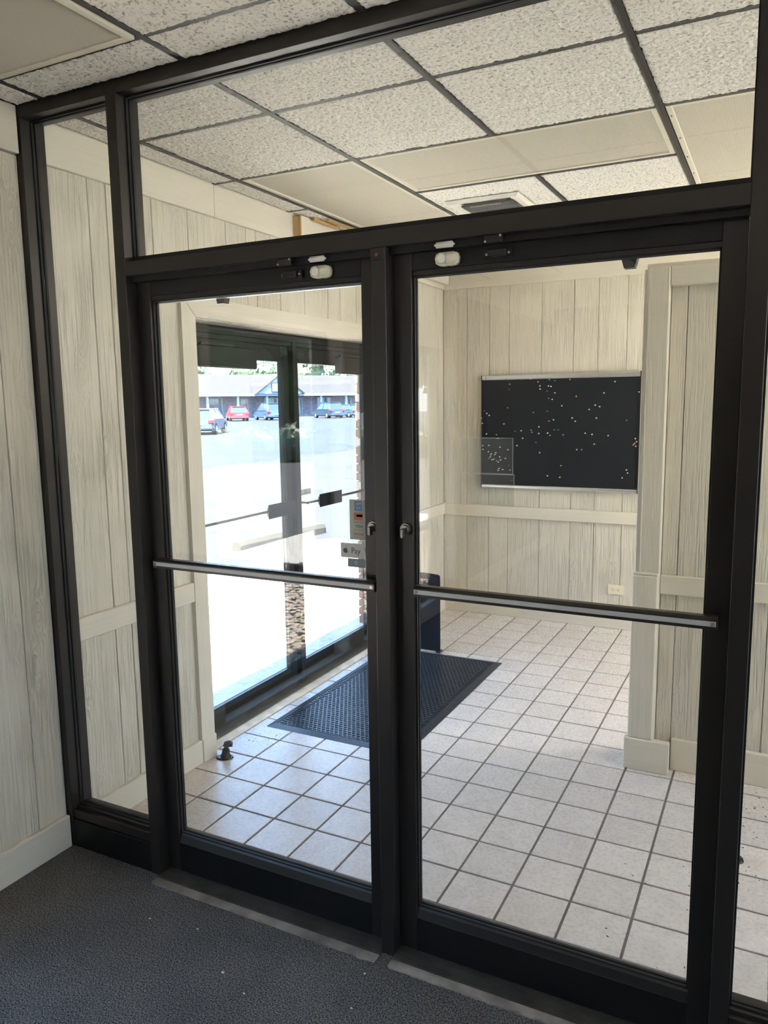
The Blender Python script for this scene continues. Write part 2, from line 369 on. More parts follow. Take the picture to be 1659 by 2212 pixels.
def prism(bm, pts, axis, a0, a1):
    """extrude a closed 2-D outline along axis; pts in the other two coordinates (cyclic order)"""
    def P(u, v, w):
        return {'x': (w, u, v), 'y': (u, w, v), 'z': (u, v, w)}[axis]
    A = [bm.verts.new(P(u, v, a0)) for u, v in pts]; B = [bm.verts.new(P(u, v, a1)) for u, v in pts]
    n = len(pts)
    fs = [bm.faces.new(A), bm.faces.new(B[::-1])]
    for i in range(n): fs.append(bm.faces.new((A[i], B[i], B[(i + 1) % n], A[(i + 1) % n])))
    bmesh.ops.recalc_face_normals(bm, faces=fs)
def cyl(bm, c, axis, r, h, seg=20, r2=None):
    """cylinder centred at c along axis"""
    rot = {'x': Matrix.Rotation(math.pi / 2, 4, 'Y'), 'y': Matrix.Rotation(math.pi / 2, 4, 'X'), 'z': Matrix.Identity(4)}[axis]
    bmesh.ops.create_cone(bm, cap_ends=True, segments=seg, radius1=r, radius2=r if r2 is None else r2, depth=h, matrix=Matrix.Translation(c) @ rot)
def tube(bm, pts, rad, seg=8):
    rings = []
    for i, p in enumerate(pts):
        p = Vector(p); t = (Vector(pts[min(i + 1, len(pts) - 1)]) - Vector(pts[max(i - 1, 0)])).normalized()
        a = t.orthogonal().normalized() if abs(t.z) > .99 else t.cross(Vector((0, 0, 1))).normalized()
        b = t.cross(a); r = rad[i] if isinstance(rad, (list, tuple)) else rad
        rings.append([bm.verts.new(p + a * math.cos(q) * r + b * math.sin(q) * r) for q in [2 * math.pi * k / seg for k in range(seg)]])
    fs = []
    for A, B in zip(rings, rings[1:]):
        for k in range(seg): fs.append(bm.faces.new((A[k], A[(k + 1) % seg], B[(k + 1) % seg], B[k])))
    fs.append(bm.faces.new(rings[0][::-1])); fs.append(bm.faces.new(rings[-1]))
    bmesh.ops.recalc_face_normals(bm, faces=fs)
def text_obj(name, body, size, loc, rot, mat, parent=None, ext=0.0003, sx=1.0, **props):
    cu = bpy.data.curves.new(name, 'FONT'); cu.body = body; cu.size = size; cu.extrude = ext; cu.align_x = 'CENTER'; cu.align_y = 'CENTER'
    t = bpy.data.objects.new(name, cu); COL.objects.link(t); bpy.context.view_layer.update()
    me = bpy.data.meshes.new_from_object(t.evaluated_get(bpy.context.evaluated_depsgraph_get()))
    bpy.data.objects.remove(t)
    me.transform(Matrix.Translation(loc) @ rot @ Matrix.Diagonal((sx, 1, 1, 1)))
    me.materials.clear(); me.materials.append(MATS[mat])
    o = bpy.data.objects.new(name, me); COL.objects.link(o)
    if parent: o.parent = parent
    for k, v in props.items(): o[k] = v
    return o
FRONT = Matrix.Rotation(math.pi / 2, 4, 'X')      # text facing -y

def ordinal(n):
    w = ('', 'first', 'second', 'third', 'fourth', 'fifth', 'sixth', 'seventh', 'eighth', 'ninth', 'tenth', 'eleventh', 'twelfth')
    return w[n] if n < 13 else '%d%s' % (n, 'th' if 10 < n % 100 < 14 else {1: 'st', 2: 'nd', 3: 'rd'}.get(n % 10, 'th'))
XL, YB, ZC = -2.41, 3.84, 2.72
# ================================================================== SETTING
# --- floors
fl = struct('floor')
box('carpet_base', -2.42, 4.5, -7.0, -0.052, -0.05, 0.0, 'carpet', fl)
ft = struct('floor')
box('grout_bed', -2.425, 1.9, 0.10, 3.86, -0.06, -0.0035, 'grout', ft)
def tile_mesh(w, d):
    bm = bmesh.new(); bxm(bm, 0, w, 0, d, -0.012, 0.0)
    top = [e for e in bm.edges if all(abs(v.co.z) < 1e-6 for v in e.verts)]
    bmesh.ops.bevel(bm, geom=top, offset=0.0018, segments=1, affect='EDGES')
    me = bpy.data.meshes.new('tile'); bm.normal_update(); bm.to_mesh(me); bm.free(); me.materials.append(MATS['floor_tile']); return me
TM = {}
GX = [-0.1455 + 0.2055 * k for k in range(-12, 14)]; GY = [0.296 + 0.2112 * k for k in range(-1, 18)]
gap = 0.0045
def lay(x0, x1, y0, y1):
    x0 += gap; x1 -= gap; y0 += gap; y1 -= gap
    if x1 - x0 < .02 or y1 - y0 < .015: return
    key = (round(x1 - x0, 4), round(y1 - y0, 4))
    if key not in TM: TM[key] = tile_mesh(*key)
    o = obj('tile', TM[key], None, ft); o.location = (x0, y0, random.uniform(-.0006, .0004))
    return o
edges_x = [g for g in GX if g > -2.40]
edges_x = [-2.425] + [g for g in edges_x if g < 1.88] + [1.9]
edges_y = [0.102] + [g for g in GY if 0.2 < g < 3.8] + [3.84]
far_tiles = bmesh.new()
for i in range(len(edges_x) - 1):
    for j in range(len(edges_y) - 1):
        x0, x1, y0, y1 = edges_x[i], edges_x[i + 1], edges_y[j], edges_y[j + 1]
        if y0 > 1.60 and y1 < 1.85 and x0 > -0.6: pass
        if x0 > 0.45 or (y0 > 1.7 and x0 > -0.45):
            bxm(far_tiles, x0 + gap, x1 - gap, y0 + gap, y1 - gap, -0.012, 0.0)
        else: lay(x0, x1, y0, y1)
obj('tile_field', far_tiles, 'floor_tile', ft, kind='stuff')
# tan sill strip and ridged threshold of the outer doors
box('door_sill', -2.60, -2.430, 0.86, 2.99, -0.05, -0.001, 'sill_tan', ft, bev=0.002)

# --- thresholds of the inner doors
def threshold(x0, x1):
    t = struct('trim_1' if x0 < -1.5 else 'trim_2')
    bm = bmesh.new(); bxm(bm, x0, x1, -0.017, 0.105, -0.02, 0.006)
    for k in range(4): bxm(bm, x0, x1, -0.013 + k * 0.0115, -0.008 + k * 0.0115, 0.006, 0.0085)
    bxm(bm, x0, x1, 0.095, 0.107, 0.006, 0.010)
    obj('ridged_plate', bm, 'threshold_metal', t)
    bm = bmesh.new(); n = 46
    pts = [(x0 - .0, -0.0175)] + [(x0 + (x1 - x0) * k / n, -0.046 + 0.007 * noise.noise(Vector((x0 + k * .31, 0, 3))) - (0.006 if k % 3 else 0)) for k in range(n + 1)] + [(x1, -0.0175)]
    prism(bm, pts[::-1], 'z', -0.02, 0.004)
    obj('mortar_strip', bm, 'concrete_strip', t)
threshold(-1.937, -1.026); threshold(-0.982, -0.081)
box('floor', -2.42, 4.5, -0.0525, 0.10, -0.06, -0.004, 'concrete_strip', kind='structure')
# carpet tongues that run up to the frame feet beside the thresholds
boxes('carpet_edge', [(-2.42, -1.937, -0.0525, 0.002, -0.02, 0.0), (-1.026, -0.982, -0.0525, 0.002, -0.02, 0.0), (-0.081, 0.6, -0.0525, 0.002, -0.02, 0.0)], 'carpet', fl)

# --- left wall (exterior), with the outer entrance and the dining windows
wl = struct('wall_left')
ENT = (0.87, 2.995)
WIN = [(-2.12, -0.85), (-3.95, -2.32)]
cuts = [(WIN[1][0], WIN[1][1], 0.07, 2.14), (WIN[0][0], WIN[0][1], 0.07, 2.14), (ENT[0], ENT[1], -0.06, 2.10)]
prev = -7.0; core = []
for a, b_, z0, z1 in cuts:
    core.append((-2.66, -2.419, prev, a, -0.1, 2.9)); core.append((-2.66, -2.419, a, b_, -0.1, z0)); core.append((-2.66, -2.419, a, b_, z1, 2.9)); prev = b_
core.append((-2.66, -2.419, prev, 4.1, -0.1, 2.9))
boxes('wall_core', core, 'trim_paint_z', wl)
box('reflection_mask', -2.419, -2.404, -6.99, -4.0, 0.0, 2.57, 'dark_paint', wl)  # unseen dark sheet added to keep this wall from reflecting in door glass
G = 0.0017
def vboards(parent, plane, fixed, grooves, z0, z1, t=0.009, sgn=1, holes=()):
    """siding boards: plane 'x' -> boards face +-x at x=fixed"""
    for a, b in zip(grooves, grooves[1:]):
        segs = [(z0, z1)]
        for h0, h1, hz0, hz1 in holes:
            if a < h1 - 1e-6 and b > h0 + 1e-6: segs = [(z0, hz0), (hz1, z1)]
        for s0, s1 in segs:
            if s1 - s0 < .02: continue
            if plane == 'x': box('siding_board', *sorted((fixed, fixed - sgn * t)), a + G, b - G, s0, s1, 'siding_paint', parent, bev=0.002)
            else: box('siding_board', a + G, b - G, *sorted((fixed, fixed - sgn * t)), s0, s1, 'siding_paint', parent, bev=0.002)
vboards(wl, 'x', XL, [0.10, 0.304, 0.395, 0.646, 0.87, 1.139, 1.297, 1.379, 1.587, 1.824, 2.075, 2.22, 2.42, 2.63, 2.80, 2.995, 3.26, 3.44, 3.70, 3.84], 0.0, 2.575, holes=[(0.87, 2.995, 0.0, 2.10)])
vboards(wl, 'x', XL, [-0.85, -0.66, -0.48, -0.31, -0.128, 0.0], 0.0, 2.575)
def big_grooves(a, b): return [a, (a + b) / 2, b]
vboards(wl, 'x', XL, big_grooves(-2.32, -2.12), 0, 2.575); vboards(wl, 'x', XL, big_grooves(-4.15, -3.95), 0, 2.575)
vboards(wl, 'x', XL, [-2.12 + k * 0.1814 for k in range(8)], 2.14, 2.575)
vboards(wl, 'x', XL, [-3.95 + k * 0.2038 for k in range(9)], 2.14, 2.575)

# --- back wall of the vestibule
wb_ = struct('wall_back')
box('wall_core', -2.66, 1.9, 3.849, 4.05, -0.1, 2.9, 'trim_paint_z', wb_)
vboards(wb_, 'y', YB, [-2.41, -2.209, -2.025, -1.867, -1.617, -1.377, -1.20, -0.998, -0.80, -0.60, -0.36, -0.12, 0.12, 0.4, 0.7, 1.0, 1.3, 1.6, 1.9], 0, 2.575, sgn=-1)
# --- low partition that stops short of the ceiling
wp = struct('wall_front_partition'); wp.name = 'wall_right'
box('wall_core', -0.53, 1.9, 1.689, 1.80, 0.0, 2.25, 'trim_paint_z', wp)
vboards(wp, 'y', 1.68, [-0.445, -0.376, -0.20, 0.0, 0.2, 0.42, 0.65, 0.9, 1.2, 1.5, 1.8, 1.9], 0, 2.25, sgn=-1)
box('end_board', -0.553, -0.53, 1.645, 1.82, 0.0, 2.262, 'trim_paint_z', wp, bev=0.002)
box('corner_board', -0.530, -0.445, 1.62, 1.68, 0.0, 2.266, 'trim_paint_z', wp, bev=0.003)
box('corner_board', -0.556, -0.447, 1.600, 1.62, 0.15, 0.92, 'trim_paint_z', wp, bev=0.004)
box('cap_piece', -0.556, -0.447, 1.604, 1.625, 0.92, 0.932, 'trim_paint_x', wp, bev=0.003)
box('base_block', -0.570, -0.371, 1.588, 1.625, 0.0, 0.150, 'trim_paint_x', wp, bev=0.003)
box('top_rail', -0.443, 1.9, 1.632, 1.68, 2.185, 2.266, 'trim_paint_x', wp, bev=0.002)
box('top_cap', -0.545, 1.9, 1.66, 1.83, 2.266, 2.285, 'trim_paint_x', wp, bev=0.002)
box('chair_rail', -0.443, 1.9, 1.655, 1.68, 0.832, 0.917, 'trim_paint_x', wp, bev=0.002)
# --- far right end: wall with glazed openings
we = struct('wall_right')
boxes('wall_core', [(1.9, 2.05, -0.0, 0.2, -.1, 2.9), (1.9, 2.05, 1.60, 1.92, -.1, 2.9), (1.9, 2.05, 3.7, 4.05, -.1, 2.9),
                    (1.9, 2.05, 0.2, 1.60, -.1, .02), (1.9, 2.05, 0.2, 1.60, 2.50, 2.9), (1.9, 2.05, 1.92, 3.7, -.1, .02), (1.9, 2.05, 1.92, 3.7, 2.6, 2.9)], 'plaster_wall', we)
# --- dining room shell
wf = struct('wall_front')
box('wall_core', -2.66, 4.7, -7.2, -7.0, -0.1, 2.9, 'dark_paint', wf)
ws_ = struct('wall_right')
boxes('wall_core', [(4.5, 4.7, -7.0, -6.2, -.1, 2.9), (4.5, 4.7, -0.8, 0.1, -.1, 2.9), (4.5, 4.7, -6.2, -0.8, -.1, 0.9), (4.5, 4.7, -6.2, -0.8, 2.2, 2.9), (0.52, 4.5, 0.0, 0.10, -.1, 2.9)], 'plaster_wall', ws_)

# --- trims
t1 = struct('trim_3')   # frieze boards
box('frieze_board', XL, XL + .018, 0.10, 1.041, 2.572, 2.735, 'trim_paint_y', t1, bev=.002)
box('frieze_board', XL, XL + .018, 1.043, 3.84, 2.572, 2.735, 'trim_paint_y', t1, bev=.002)
box('frieze_board', XL, XL + .018, -7.0, -0.004, 2.578, 2.735, 'trim_paint_y', t1, bev=.002)
box('frieze_board', XL + .018, 1.9, YB - .018, YB, 2.568, 2.735, 'trim_paint_x', t1, bev=.002)
t2 = struct('trim_4')   # chair rails
box('chair_rail', XL, XL + .02, 0.10, 0.775, 0.797, 0.888, 'trim_paint_y', t2, bev=.003)
box('chair_rail', XL, XL + .02, 3.092, 3.84, 0.797, 0.888, 'trim_paint_y', t2, bev=.003)
box('chair_rail', XL + .02, 1.9, YB - .02, YB, 0.795, 0.885, 'trim_paint_x', t2, bev=.003)
t3 = struct('trim_5')   # casing of the outer entrance
bm = bmesh.new(); prism(bm, [(0.775, 0.0), (0.868, 0.0), (0.868, 2.103), (0.775, 2.196)], 'x', XL, XL + .022); obj('casing_board', bm, 'trim_paint_z', t3)
bm = bmesh.new(); prism(bm, [(0.8705, 2.1045), (2.993, 2.1045), (3.086, 2.196), (0.7775, 2.196)], 'x', XL, XL + .022); obj('casing_board', bm, 'trim_paint_y', t3)
bm = bmesh.new(); prism(bm, [(2.997, 0.0), (3.090, 0.0), (3.090, 2.196), (2.997, 2.103)], 'x', XL, XL + .022); obj('casing_board', bm, 'trim_paint_z', t3)
box('baseboard_left', XL, XL + .022, -7.0, -0.004, 0.0, 0.13, 'trim_paint_y', bev=.004, kind='structure')
bb = struct('baseboard_left')
box('base_board', XL, XL + .024, 0.101, 0.775, 0.0, 0.115, 'trim_paint_y', bb, bev=.003); box('base_board', XL, XL + .030, 0.775, 0.872, 0.0, 0.115, 'trim_paint_y', bb, bev=.003)
box('base_board', XL, XL + .022, 3.092, 3.84, 0.0, 0.10, 'trim_paint_y', bb, bev=.003)
box('baseboard_back', XL + .022, 1.9, YB - .02, YB, 0.0, 0.10, 'trim_paint_x', bev=.003, kind='structure')
box('baseboard_right', -0.371, 1.9, 1.655, 1.68, 0.0, 0.150, 'trim_paint_x', bev=.003, kind='structure')

# --- ceiling
ce = struct('ceiling')
box('ceiling_board', -2.66, 4.7, -7.2, 4.05, 2.775, 2.9, 'dining_ceiling_board', ce)
cgx = [-2.26 + 0.611 * k for k in range(0, 12)]; cgy = [-6.9 + 0.0] 
CY = [0.437 + 0.606 * k for k in range(-12, 6)]
def ctile_mesh(w, d, seed):
    nx = max(4, int(w / .0085)); ny = max(4, int(d / .0085)); bm = bmesh.new()
    V = []
    for i in range(nx + 1):
        row = []
        for j in range(ny + 1):
            x = w * i / nx; y = d * j / ny
            ed = min(x, w - x, y, d - y)
            p = Vector((x * 55 + seed * 13, y * 38, seed))
            n1 = noise.noise(p); n2 = noise.noise(p * 2.3 + Vector((5, 1, 0)))
            h = -0.0035 + 0.0075 * abs(n1) + 0.0034 * n2
            if ed < 1e-6:
                k = 0.0035 * noise.noise(Vector((x * 40, y * 40, seed + 9)))
                if i == 0 or i == nx: x += k if 0 < i else k
                if j == 0 or j == ny: y += k
                h += 0.004
            row.append(bm.verts.new((x, y, h)))
        V.append(row)
    for i in range(nx):
        for j in range(ny): bm.faces.new((V[i][j], V[i][j + 1], V[i + 1][j + 1], V[i + 1][j]))
    # side skirt up into the grid
    ring = [V[i][0] for i in range(nx + 1)] + [V[nx][j] for j in range(1, ny + 1)] + [V[i][ny] for i in range(nx - 1, -1, -1)] + [V[0][j] for j in range(ny - 1, 0, -1)]
    up = [bm.verts.new((v.co.x, v.co.y, 0.02)) for v in ring]; n = len(ring)
    for k in range(n): bm.faces.new((ring[k], ring[(k + 1) % n], up[(k + 1) % n], up[k]))
    me = bpy.data.meshes.new('ceiling_tile'); bm.normal_update(); bm.to_mesh(me); bm.free(); me.materials.append(MATS['ceiling_tile_fibre']); return me
CT = {}
def ctile(x0, x1, y0, y1, z=2.718):
    g = .0135; x0 += g; x1 -= g; y0 += .0095; y1 -= .0095
    if x1 - x0 < .03 or y1 - y0 < .03: return
    w, d = round(x1 - x0, 3), round(y1 - y0, 3)
    full = w > .5 and d > .5
    key = (w, d, random.randint(0, 2) if full else 0)
    if key not in CT: CT[key] = ctile_mesh(w, d, key[2] * 3.7 + w * 10)
    o = obj('ceiling_tile', CT[key], None, ce); o.location = (x0, y0, z)
CX = [-2.26 + 0.6105 * k for k in range(0, 9)]
ex = [-2.392] + [v for v in CX if v < 1.88] + [1.9]
ex = sorted(set([round(v, 4) for v in ex if v <= 1.9]))
LIGHTS = [(0, 3, 2, 'y'), (1, 3, 2, 'x'), (3, 3, 2, 'y')]
ey_v = [0.0995, 0.437, 1.043, 1.649, 2.255, 2.861, 3.467, 3.822]
skip = set()
def near(a, b): return abs(a - b) < .02
def in_light(x0, x1, y0, y1):
    cx_, cy_ = (x0 + x1) / 2, (y0 + y1) / 2
    for (a, b, c, d) in LRECT:
        if a < cx_ < b and c < cy_ < d: return True
    return False
X0, X1, X2, X3, X4 = CX[0], CX[1], CX[2], CX[3], CX[4]
LRECT = [(X0, X1, 1.043, 2.255), (X1, X3, 1.043, 1.649), (X3, X4, 1.043, 2.255), (X0, X1, -1.385, -0.172), (1.40, 2.02, -3.2, -1.98)]
for a, b_ in zip(ex, ex[1:]):
    for c, d in zip(ey_v, ey_v[1:]):
        if not in_light(a, b_, c, d): ctile(a, b_, c, d)
ey_d = [-4.41, -3.809, -3.203, -2.597, -1.991, -1.385, -0.778, -0.172, 0.001]
for a, b_ in zip(ex[:7], ex[1:7]):
    for c, d in zip(ey_d, ey_d[1:]):
        if not in_light(a, b_, c, d): ctile(a, b_, c, d, 2.732)
bars = []
for x in [v for v in CX if v < 1.88]:
    bars.append((x - .012, x + .012, 0.10, 3.83, 2.7168, 2.75)); 
    if x < 1.6: bars.append((x - .012, x + .012, -4.4, 0.0, 2.733, 2.76))
def cut(lo, hi, holes):
    segs = [(lo, hi)]
    for h0, h1 in holes:
        segs = [q for s0, s1 in segs for q in (((s0, min(s1, h0)), (max(s0, h1), s1)) if h0 < s1 and h1 > s0 else ((s0, s1),)) if q[1] - q[0] > .02]
    return segs
for (xa, xb, ya, yb, za, zb) in bars:
    xm = (xa + xb) / 2
    for s0, s1 in cut(ya, yb, [(c, d) for a, b_, c, d in LRECT if a + .05 < xm < b_ - .05]): box('grid_bar', xa, xb, s0, s1, za, zb, 'grid_dark', ce)
for y in ey_v[1:-1]:
  for s0, s1 in cut(-2.40, 1.9, [(a, b_) for a, b_, c, d in LRECT if c + .05 < y < d - .05]): box('grid_bar', s0, s1, y - .012, y + .012, 2.7172, 2.752, 'grid_dark', ce)
for y in ey_d[1:-1]:
  for s0, s1 in cut(-2.40, 1.5, [(a, b_) for a, b_, c, d in LRECT if c + .05 < y < d - .05]): box('grid_bar', s0, s1, y - .012, y + .012, 2.7345, 2.762, 'grid_dark', ce)
for yy, x0, x1, y0, y1, z0 in ((0, XL, XL + .022, .10, 3.84, 2.7195), (0, XL, XL + .022, -4.4, 0, 2.7335)): box('grid_bar', x0, x1, y0, y1, z0 + .016, z0 + .04, 'grid_dark', ce)
box('ceiling_board', 1.4, 4.5, -7.0, 0.0, 2.742, 2.775, 'plaster_wall', ce); box('ceiling_board', -2.4, 1.4, -7.0, -4.41, 2.742, 2.775, 'plaster_wall', ce)

# ================================================================== INNER STOREFRONT
D0, D1 = 0.0, 0.10
win1 = struct('window_1')       # bronze frame with side light, transom and right side light
def member(name, x0, x1, z0, z1, parent, horiz):
    """hollow storefront tube with the glazing pocket groove on its inner faces"""
    box(name, x0, x1, D0, D1, z0, z1, 'bronze', parent, bev=.0012)
for x0, x1 in ((-2.426, -2.382), (-1.981, -1.937), (-1.026, -0.982), (-0.081, -0.037), (0.46, 0.52)):
    top = 2.13 if x0 == -1.026 else 2.76
    member('mullion', x0, x1, 0.0, top, win1, False)
for x0, x1 in ((-2.382, -1.981), (-1.937, -0.081), (-0.037, 0.46)):
    member('header', x0, x1, 2.695, 2.76, win1, True)
member('transom_bar', -1.937, -0.081, 2.130, 2.176, win1, True)
box('transom_lip', -1.937, -0.081, 0.030, 0.092, 2.176, 2.192, 'bronze_dark', win1)
boxes('door_stop', [(-1.937, -1.026, 0.022, 0.043, 2.112, 2.130), (-0.982, -0.081, 0.022, 0.043, 2.112, 2.130)], 'bronze_dark', win1)
for x0, x1 in ((-2.382, -1.981), (-0.037, 0.46)):
    box('sill_base', x0, x1, 0.002, 0.098, 0.0, 0.113, 'bronze_dark', win1, bev=.0012)
    box('sill_member', x0, x1, 0.008, 0.098, 0.1145, 0.150, 'bronze', win1, bev=.0012)
    box('sill_bead', x0, x1, 0.026, 0.092, 0.150, 0.160, 'bronze', win1)
def beads(x0, x1, z0, z1, parent, yg, t=0.006, mat='gasket'):
    """glazing gasket: four thin strips round a pane, each side of it"""
    for ya, yb in ((yg - .012, yg - .0035), (yg + .0035, yg + .012)):
        boxes('gasket', [(x0, x0 + t, ya, yb, z0, z1), (x1 - t, x1, ya, yb, z0, z1), (x0, x1, ya, yb, z0, z0 + t), (x0, x1, ya, yb, z1 - t, z1)], mat, parent)
def pane(x0, x1, z0, z1, yg, parent, mat='clear_glass'):
    box('glass_pane', x0 + .001, x1 - .001, yg - .003, yg + .003, z0 + .001, z1 - .001, mat, parent)
for x0, x1, z0, z1 in ((-2.382, -1.981, .160, 2.695), (-1.937, -0.081, 2.192, 2.695), (-0.037, 0.46, .160, 2.695)):
    pane(x0, x1, z0, z1, .052, win1); beads(x0, x1, z0, z1, win1, .052, .005)
# clip at the head of the centre mullion
cl = box('clip', -1.026, -0.984, -0.004, 0.0, 2.096, 2.128, 'bronze', win1, bev=.001)
bm = bmesh.new(); cyl(bm, (-1.006, -0.005, 2.110), 'y', .0055, .003, 12); obj('screw', bm, 'rust_screw', cl)
bm = bmesh.new(); cyl(bm, (-2.400, -0.001, 2.49), 'y', .003, .003, 10); obj('screw', bm, 'rust_screw', win1)

def inner_door(name, x0, x1, stile, latch):
    d = struct(name)
    ya, yb = .045, .089; zb, zt = .011, 2.114
    zgb, zgt = 0.156, 2.055
    box('stile', x0, x0 + stile, ya, yb, zb, zt, 'bronze', d, bev=.001)
    box('stile', x1 - stile, x1, ya, yb, zb, zt, 'bronze', d, bev=.001)
    box('top_rail', x0 + stile, x1 - stile, ya, yb, zgt + .012, zt, 'bronze_dark', d, bev=.001)
    box('bottom_rail', x0 + stile, x1 - stile, ya, yb, zb, zgb - .034, 'bronze_dark', d, bev=.001)
    bm = bmesh.new(); prism(bm, [(ya + .001, zgb - .034), (yb - .001, zgb - .034), (yb - .006, zgb), (ya + .017, zgb), (ya + .010, zgb - .010)], 'x', x0 + stile, x1 - stile)
    obj('glazing_stop', bm, 'bronze', d)
    box('glazing_stop', x0 + stile, x1 - stile, ya + .006, yb - .004, zgt, zgt + .012, 'bronze', d)
    if latch == 'r':    # metal strip added to draw the bright highlight under the left door's head
        box('highlight_strip', x0 + stile + .002, x1 - stile - .002, yb - .003, yb + .012, zgt - .007, zgt + .002, 'aluminium', d, label='thin metal strip added as the bright highlight along the top of the glass')
    beads(x0 + stile, x1 - stile, zgb, zgt, d, .067, .005)
    pane(x0 + stile, x1 - stile, zgb, zgt, .067, d, 'door_glass')
    # closer foot seen through the glass under the head
    kx = x0 + .30 if latch == 'r' else x1 - .27
    bm = bmesh.new(); prism(bm, [(kx - .021, 2.062), (kx + .021, 2.062), (kx + .013, 2.034), (kx - .013, 2.034)], 'y', .1035, .130); obj('closer_bracket', bm, 'black_plastic', d)
    # push bar
    bx0, bx1 = (x0 + .058, x1 - .001) if latch == 'r' else (x0 + .078, x1 - .018)
    bx0 = {'r': -1.885, 'l': -0.905}[latch]; bx1 = {'r': -1.030, 'l': -0.106}[latch]
    z0, z1 = 1.160, 1.190
    bm = bmesh.new()
    prism(bm, [(-.004, z0), (.004, z0 - .001), (.030, z0 + .001), (.030, z1 - .001), (.006, z1), (-.004, z1 - .006), (-.004, z1 - .009), (-.001, z1 - .009), (-.001, z0 + .009), (-.004, z0 + .009)], 'x', bx0, bx1)
    pb = obj('push_bar', bm, 'bronze', d)
    box('bar_insert', bx0 + .0015, bx1 - .004, -.0045, .001, z0 + .0075, z1 - .0095, 'bar_strip', pb, bev=.0008)
    for sx in (bx0 + .009, bx1 - .010):
        bm = bmesh.new(); cyl(bm, (sx, -.0055, (z0 + z1) / 2 - .001), 'y', .0045, .003, 14); bxm(bm, sx - .0032, sx + .0032, -.0076, -.007, (z0 + z1) / 2 - .0018, (z0 + z1) / 2 - .0002)
        obj('screw', bm, 'screw_metal' if sx > bx0 + .1 else 'steel_dark', pb)
    boxes('bar_mount', [(bx0 + .006, bx0 + .030, .028, ya, z0 + .004, z1 - .004), (bx1 - .030, bx1 - .006, .028, ya, z0 + .004, z1 - .004)], 'black_plastic', pb)
    # thumb-turn lock on the meeting stile
    lx = -1.0535 if latch == 'r' else -0.948
    bm = bmesh.new(); cyl(bm, (lx, ya - .004, 1.346), 'y', .0165, .010, 28); cyl(bm, (lx, ya - .012, 1.346), 'y', .0135, .008, 28, .012)
    lk = obj('lock_cylinder', bm, 'steel_dark', d, label='round metal lock cylinder with a thumb turn')
    bm = bmesh.new(); bxm(bm, lx - .004, lx + .004, ya - .036, ya - .014, 1.324, 1.350, .002); obj('thumb_turn', bm, 'steel_dark', lk)
    return d
inner_door('door_1', -1.934, -1.029, .054, 'r')
inner_door('door_2', -0.979, -0.084, .054, 'l')

# --- white alarm contacts and black switches on the door heads
def alarm(x, label):
    t = thing('door_alarm', label, 'door alarm', 'white alarm contacts at the door heads')
    bm = bmesh.new()
    out = [(-.030, -.012), (-.022, -.017), (-.006, -.0185), (.0, -.0165), (.006, -.0185), (.024, -.017), (.031, -.011), (.033, .004), (.029, .014), (.020, .0165), (-.020, .0165), (-.029, .013), (-.033, .002)]
    prism(bm, [(x + u, 2.087 + v) for u, v in out], 'y', .020, .045); bmesh.ops.bevel(bm, geom=[e for e in bm.edges if all(abs(v.co.y - .020) < 1e-5 for v in e.verts)], offset=.005, segments=3, affect='EDGES')
    b = obj('alarm_body', bm, 'ivory_plastic', t, True)
    bm = bmesh.new(); cyl(bm, (x - .012, .0195, 2.087), 'y', .012, .002, 20); obj('speaker_disc', bm, 'white_plastic', b)
    box('seam', x + .0005, x + .0018, .0185, .0215, 2.071, 2.103, 'st_grey', b)
    bm = bmesh.new(); bxm(bm, x - .028, x + .028, .004, .022, 2.1125, 2.1275); bmesh.ops.bevel(bm, geom=bm.edges[:], offset=.005, segments=3, affect='EDGES')
    obj('magnet', bm, 'white_plastic', t, True)
alarm(-1.208, 'cream plastic alarm contact at the head of the left door')
alarm(-0.813, 'cream plastic alarm contact at the head of the right door')
def switch(x, label):
    t = thing('contact_switch', label, 'switch', 'black contact switches at the door heads')
    a = boxes('switch_body', [(x - .026, x + .022, .024, .045, 2.080, 2.097)], 'black_plastic', t, bev=.0015)
    b = boxes('switch_magnet', [(x - .028, x + .020, .004, .022, 2.110, 2.1295)], 'black_plastic', t, bev=.0015)
    box('mounting_tab', x - .040, x - .026, .040, .045, 2.080, 2.096, 'black_plastic', a); box('mounting_tab', x + .022, x + .036, .036, .045, 2.078, 2.098, 'black_plastic', a)
    for sx, sz, sy, p in ((x - .033, 2.088, .039, a), (x + .029, 2.088, .035, a), (x - .024, 2.114, .003, b), (x + .016, 2.126, .003, b)):
        bm = bmesh.new(); cyl(bm, (sx, sy, sz), 'y', .003, .003, 10); obj('screw', bm, 'screw_metal', p)
switch(-1.313, 'small black contact switch left of the left door alarm')
switch(-0.672, 'small black contact switch right of the right door alarm')

# --- stickers on the left door glass
yS = .0638
def rrect(cx_, cz, w, h, r, y0, y1, bm):
    pts = []
    for (sx, sz, a0) in ((1, 1, 0), (-1, 1, 90), (-1, -1, 180), (1, -1, 270)):
        for k in range(5):
            a = math.radians(a0 + k * 22.5); pts.append((cx_ + sx * (w / 2 - r) + r * math.cos(a), cz + sz * (h / 2 - r) + r * math.sin(a)))
    prism(bm, pts, 'y', y0, y1)
st = thing('card_sticker', 'tall payment card sticker strip inside the left door glass', 'sticker')
cxs = -1.116
bm = bmesh.new(); rrect(cxs + .004, 1.360, .068, .122, .002, yS - .0004, yS, bm); obj('sticker_sheet', bm, 'st_grey', st)
def patch(z, h, w, mat, dx=0.0): return box('printed_patch', cxs + dx - w / 2, cxs + dx + w / 2, yS - .0007, yS - .0004, z - h / 2, z + h / 2, mat, st)
patch(1.402, .030, .026, 'st_blue'); patch(1.370, .024, .030, 'st_red'); patch(1.3725, .008, .020, 'st_orange', .004)
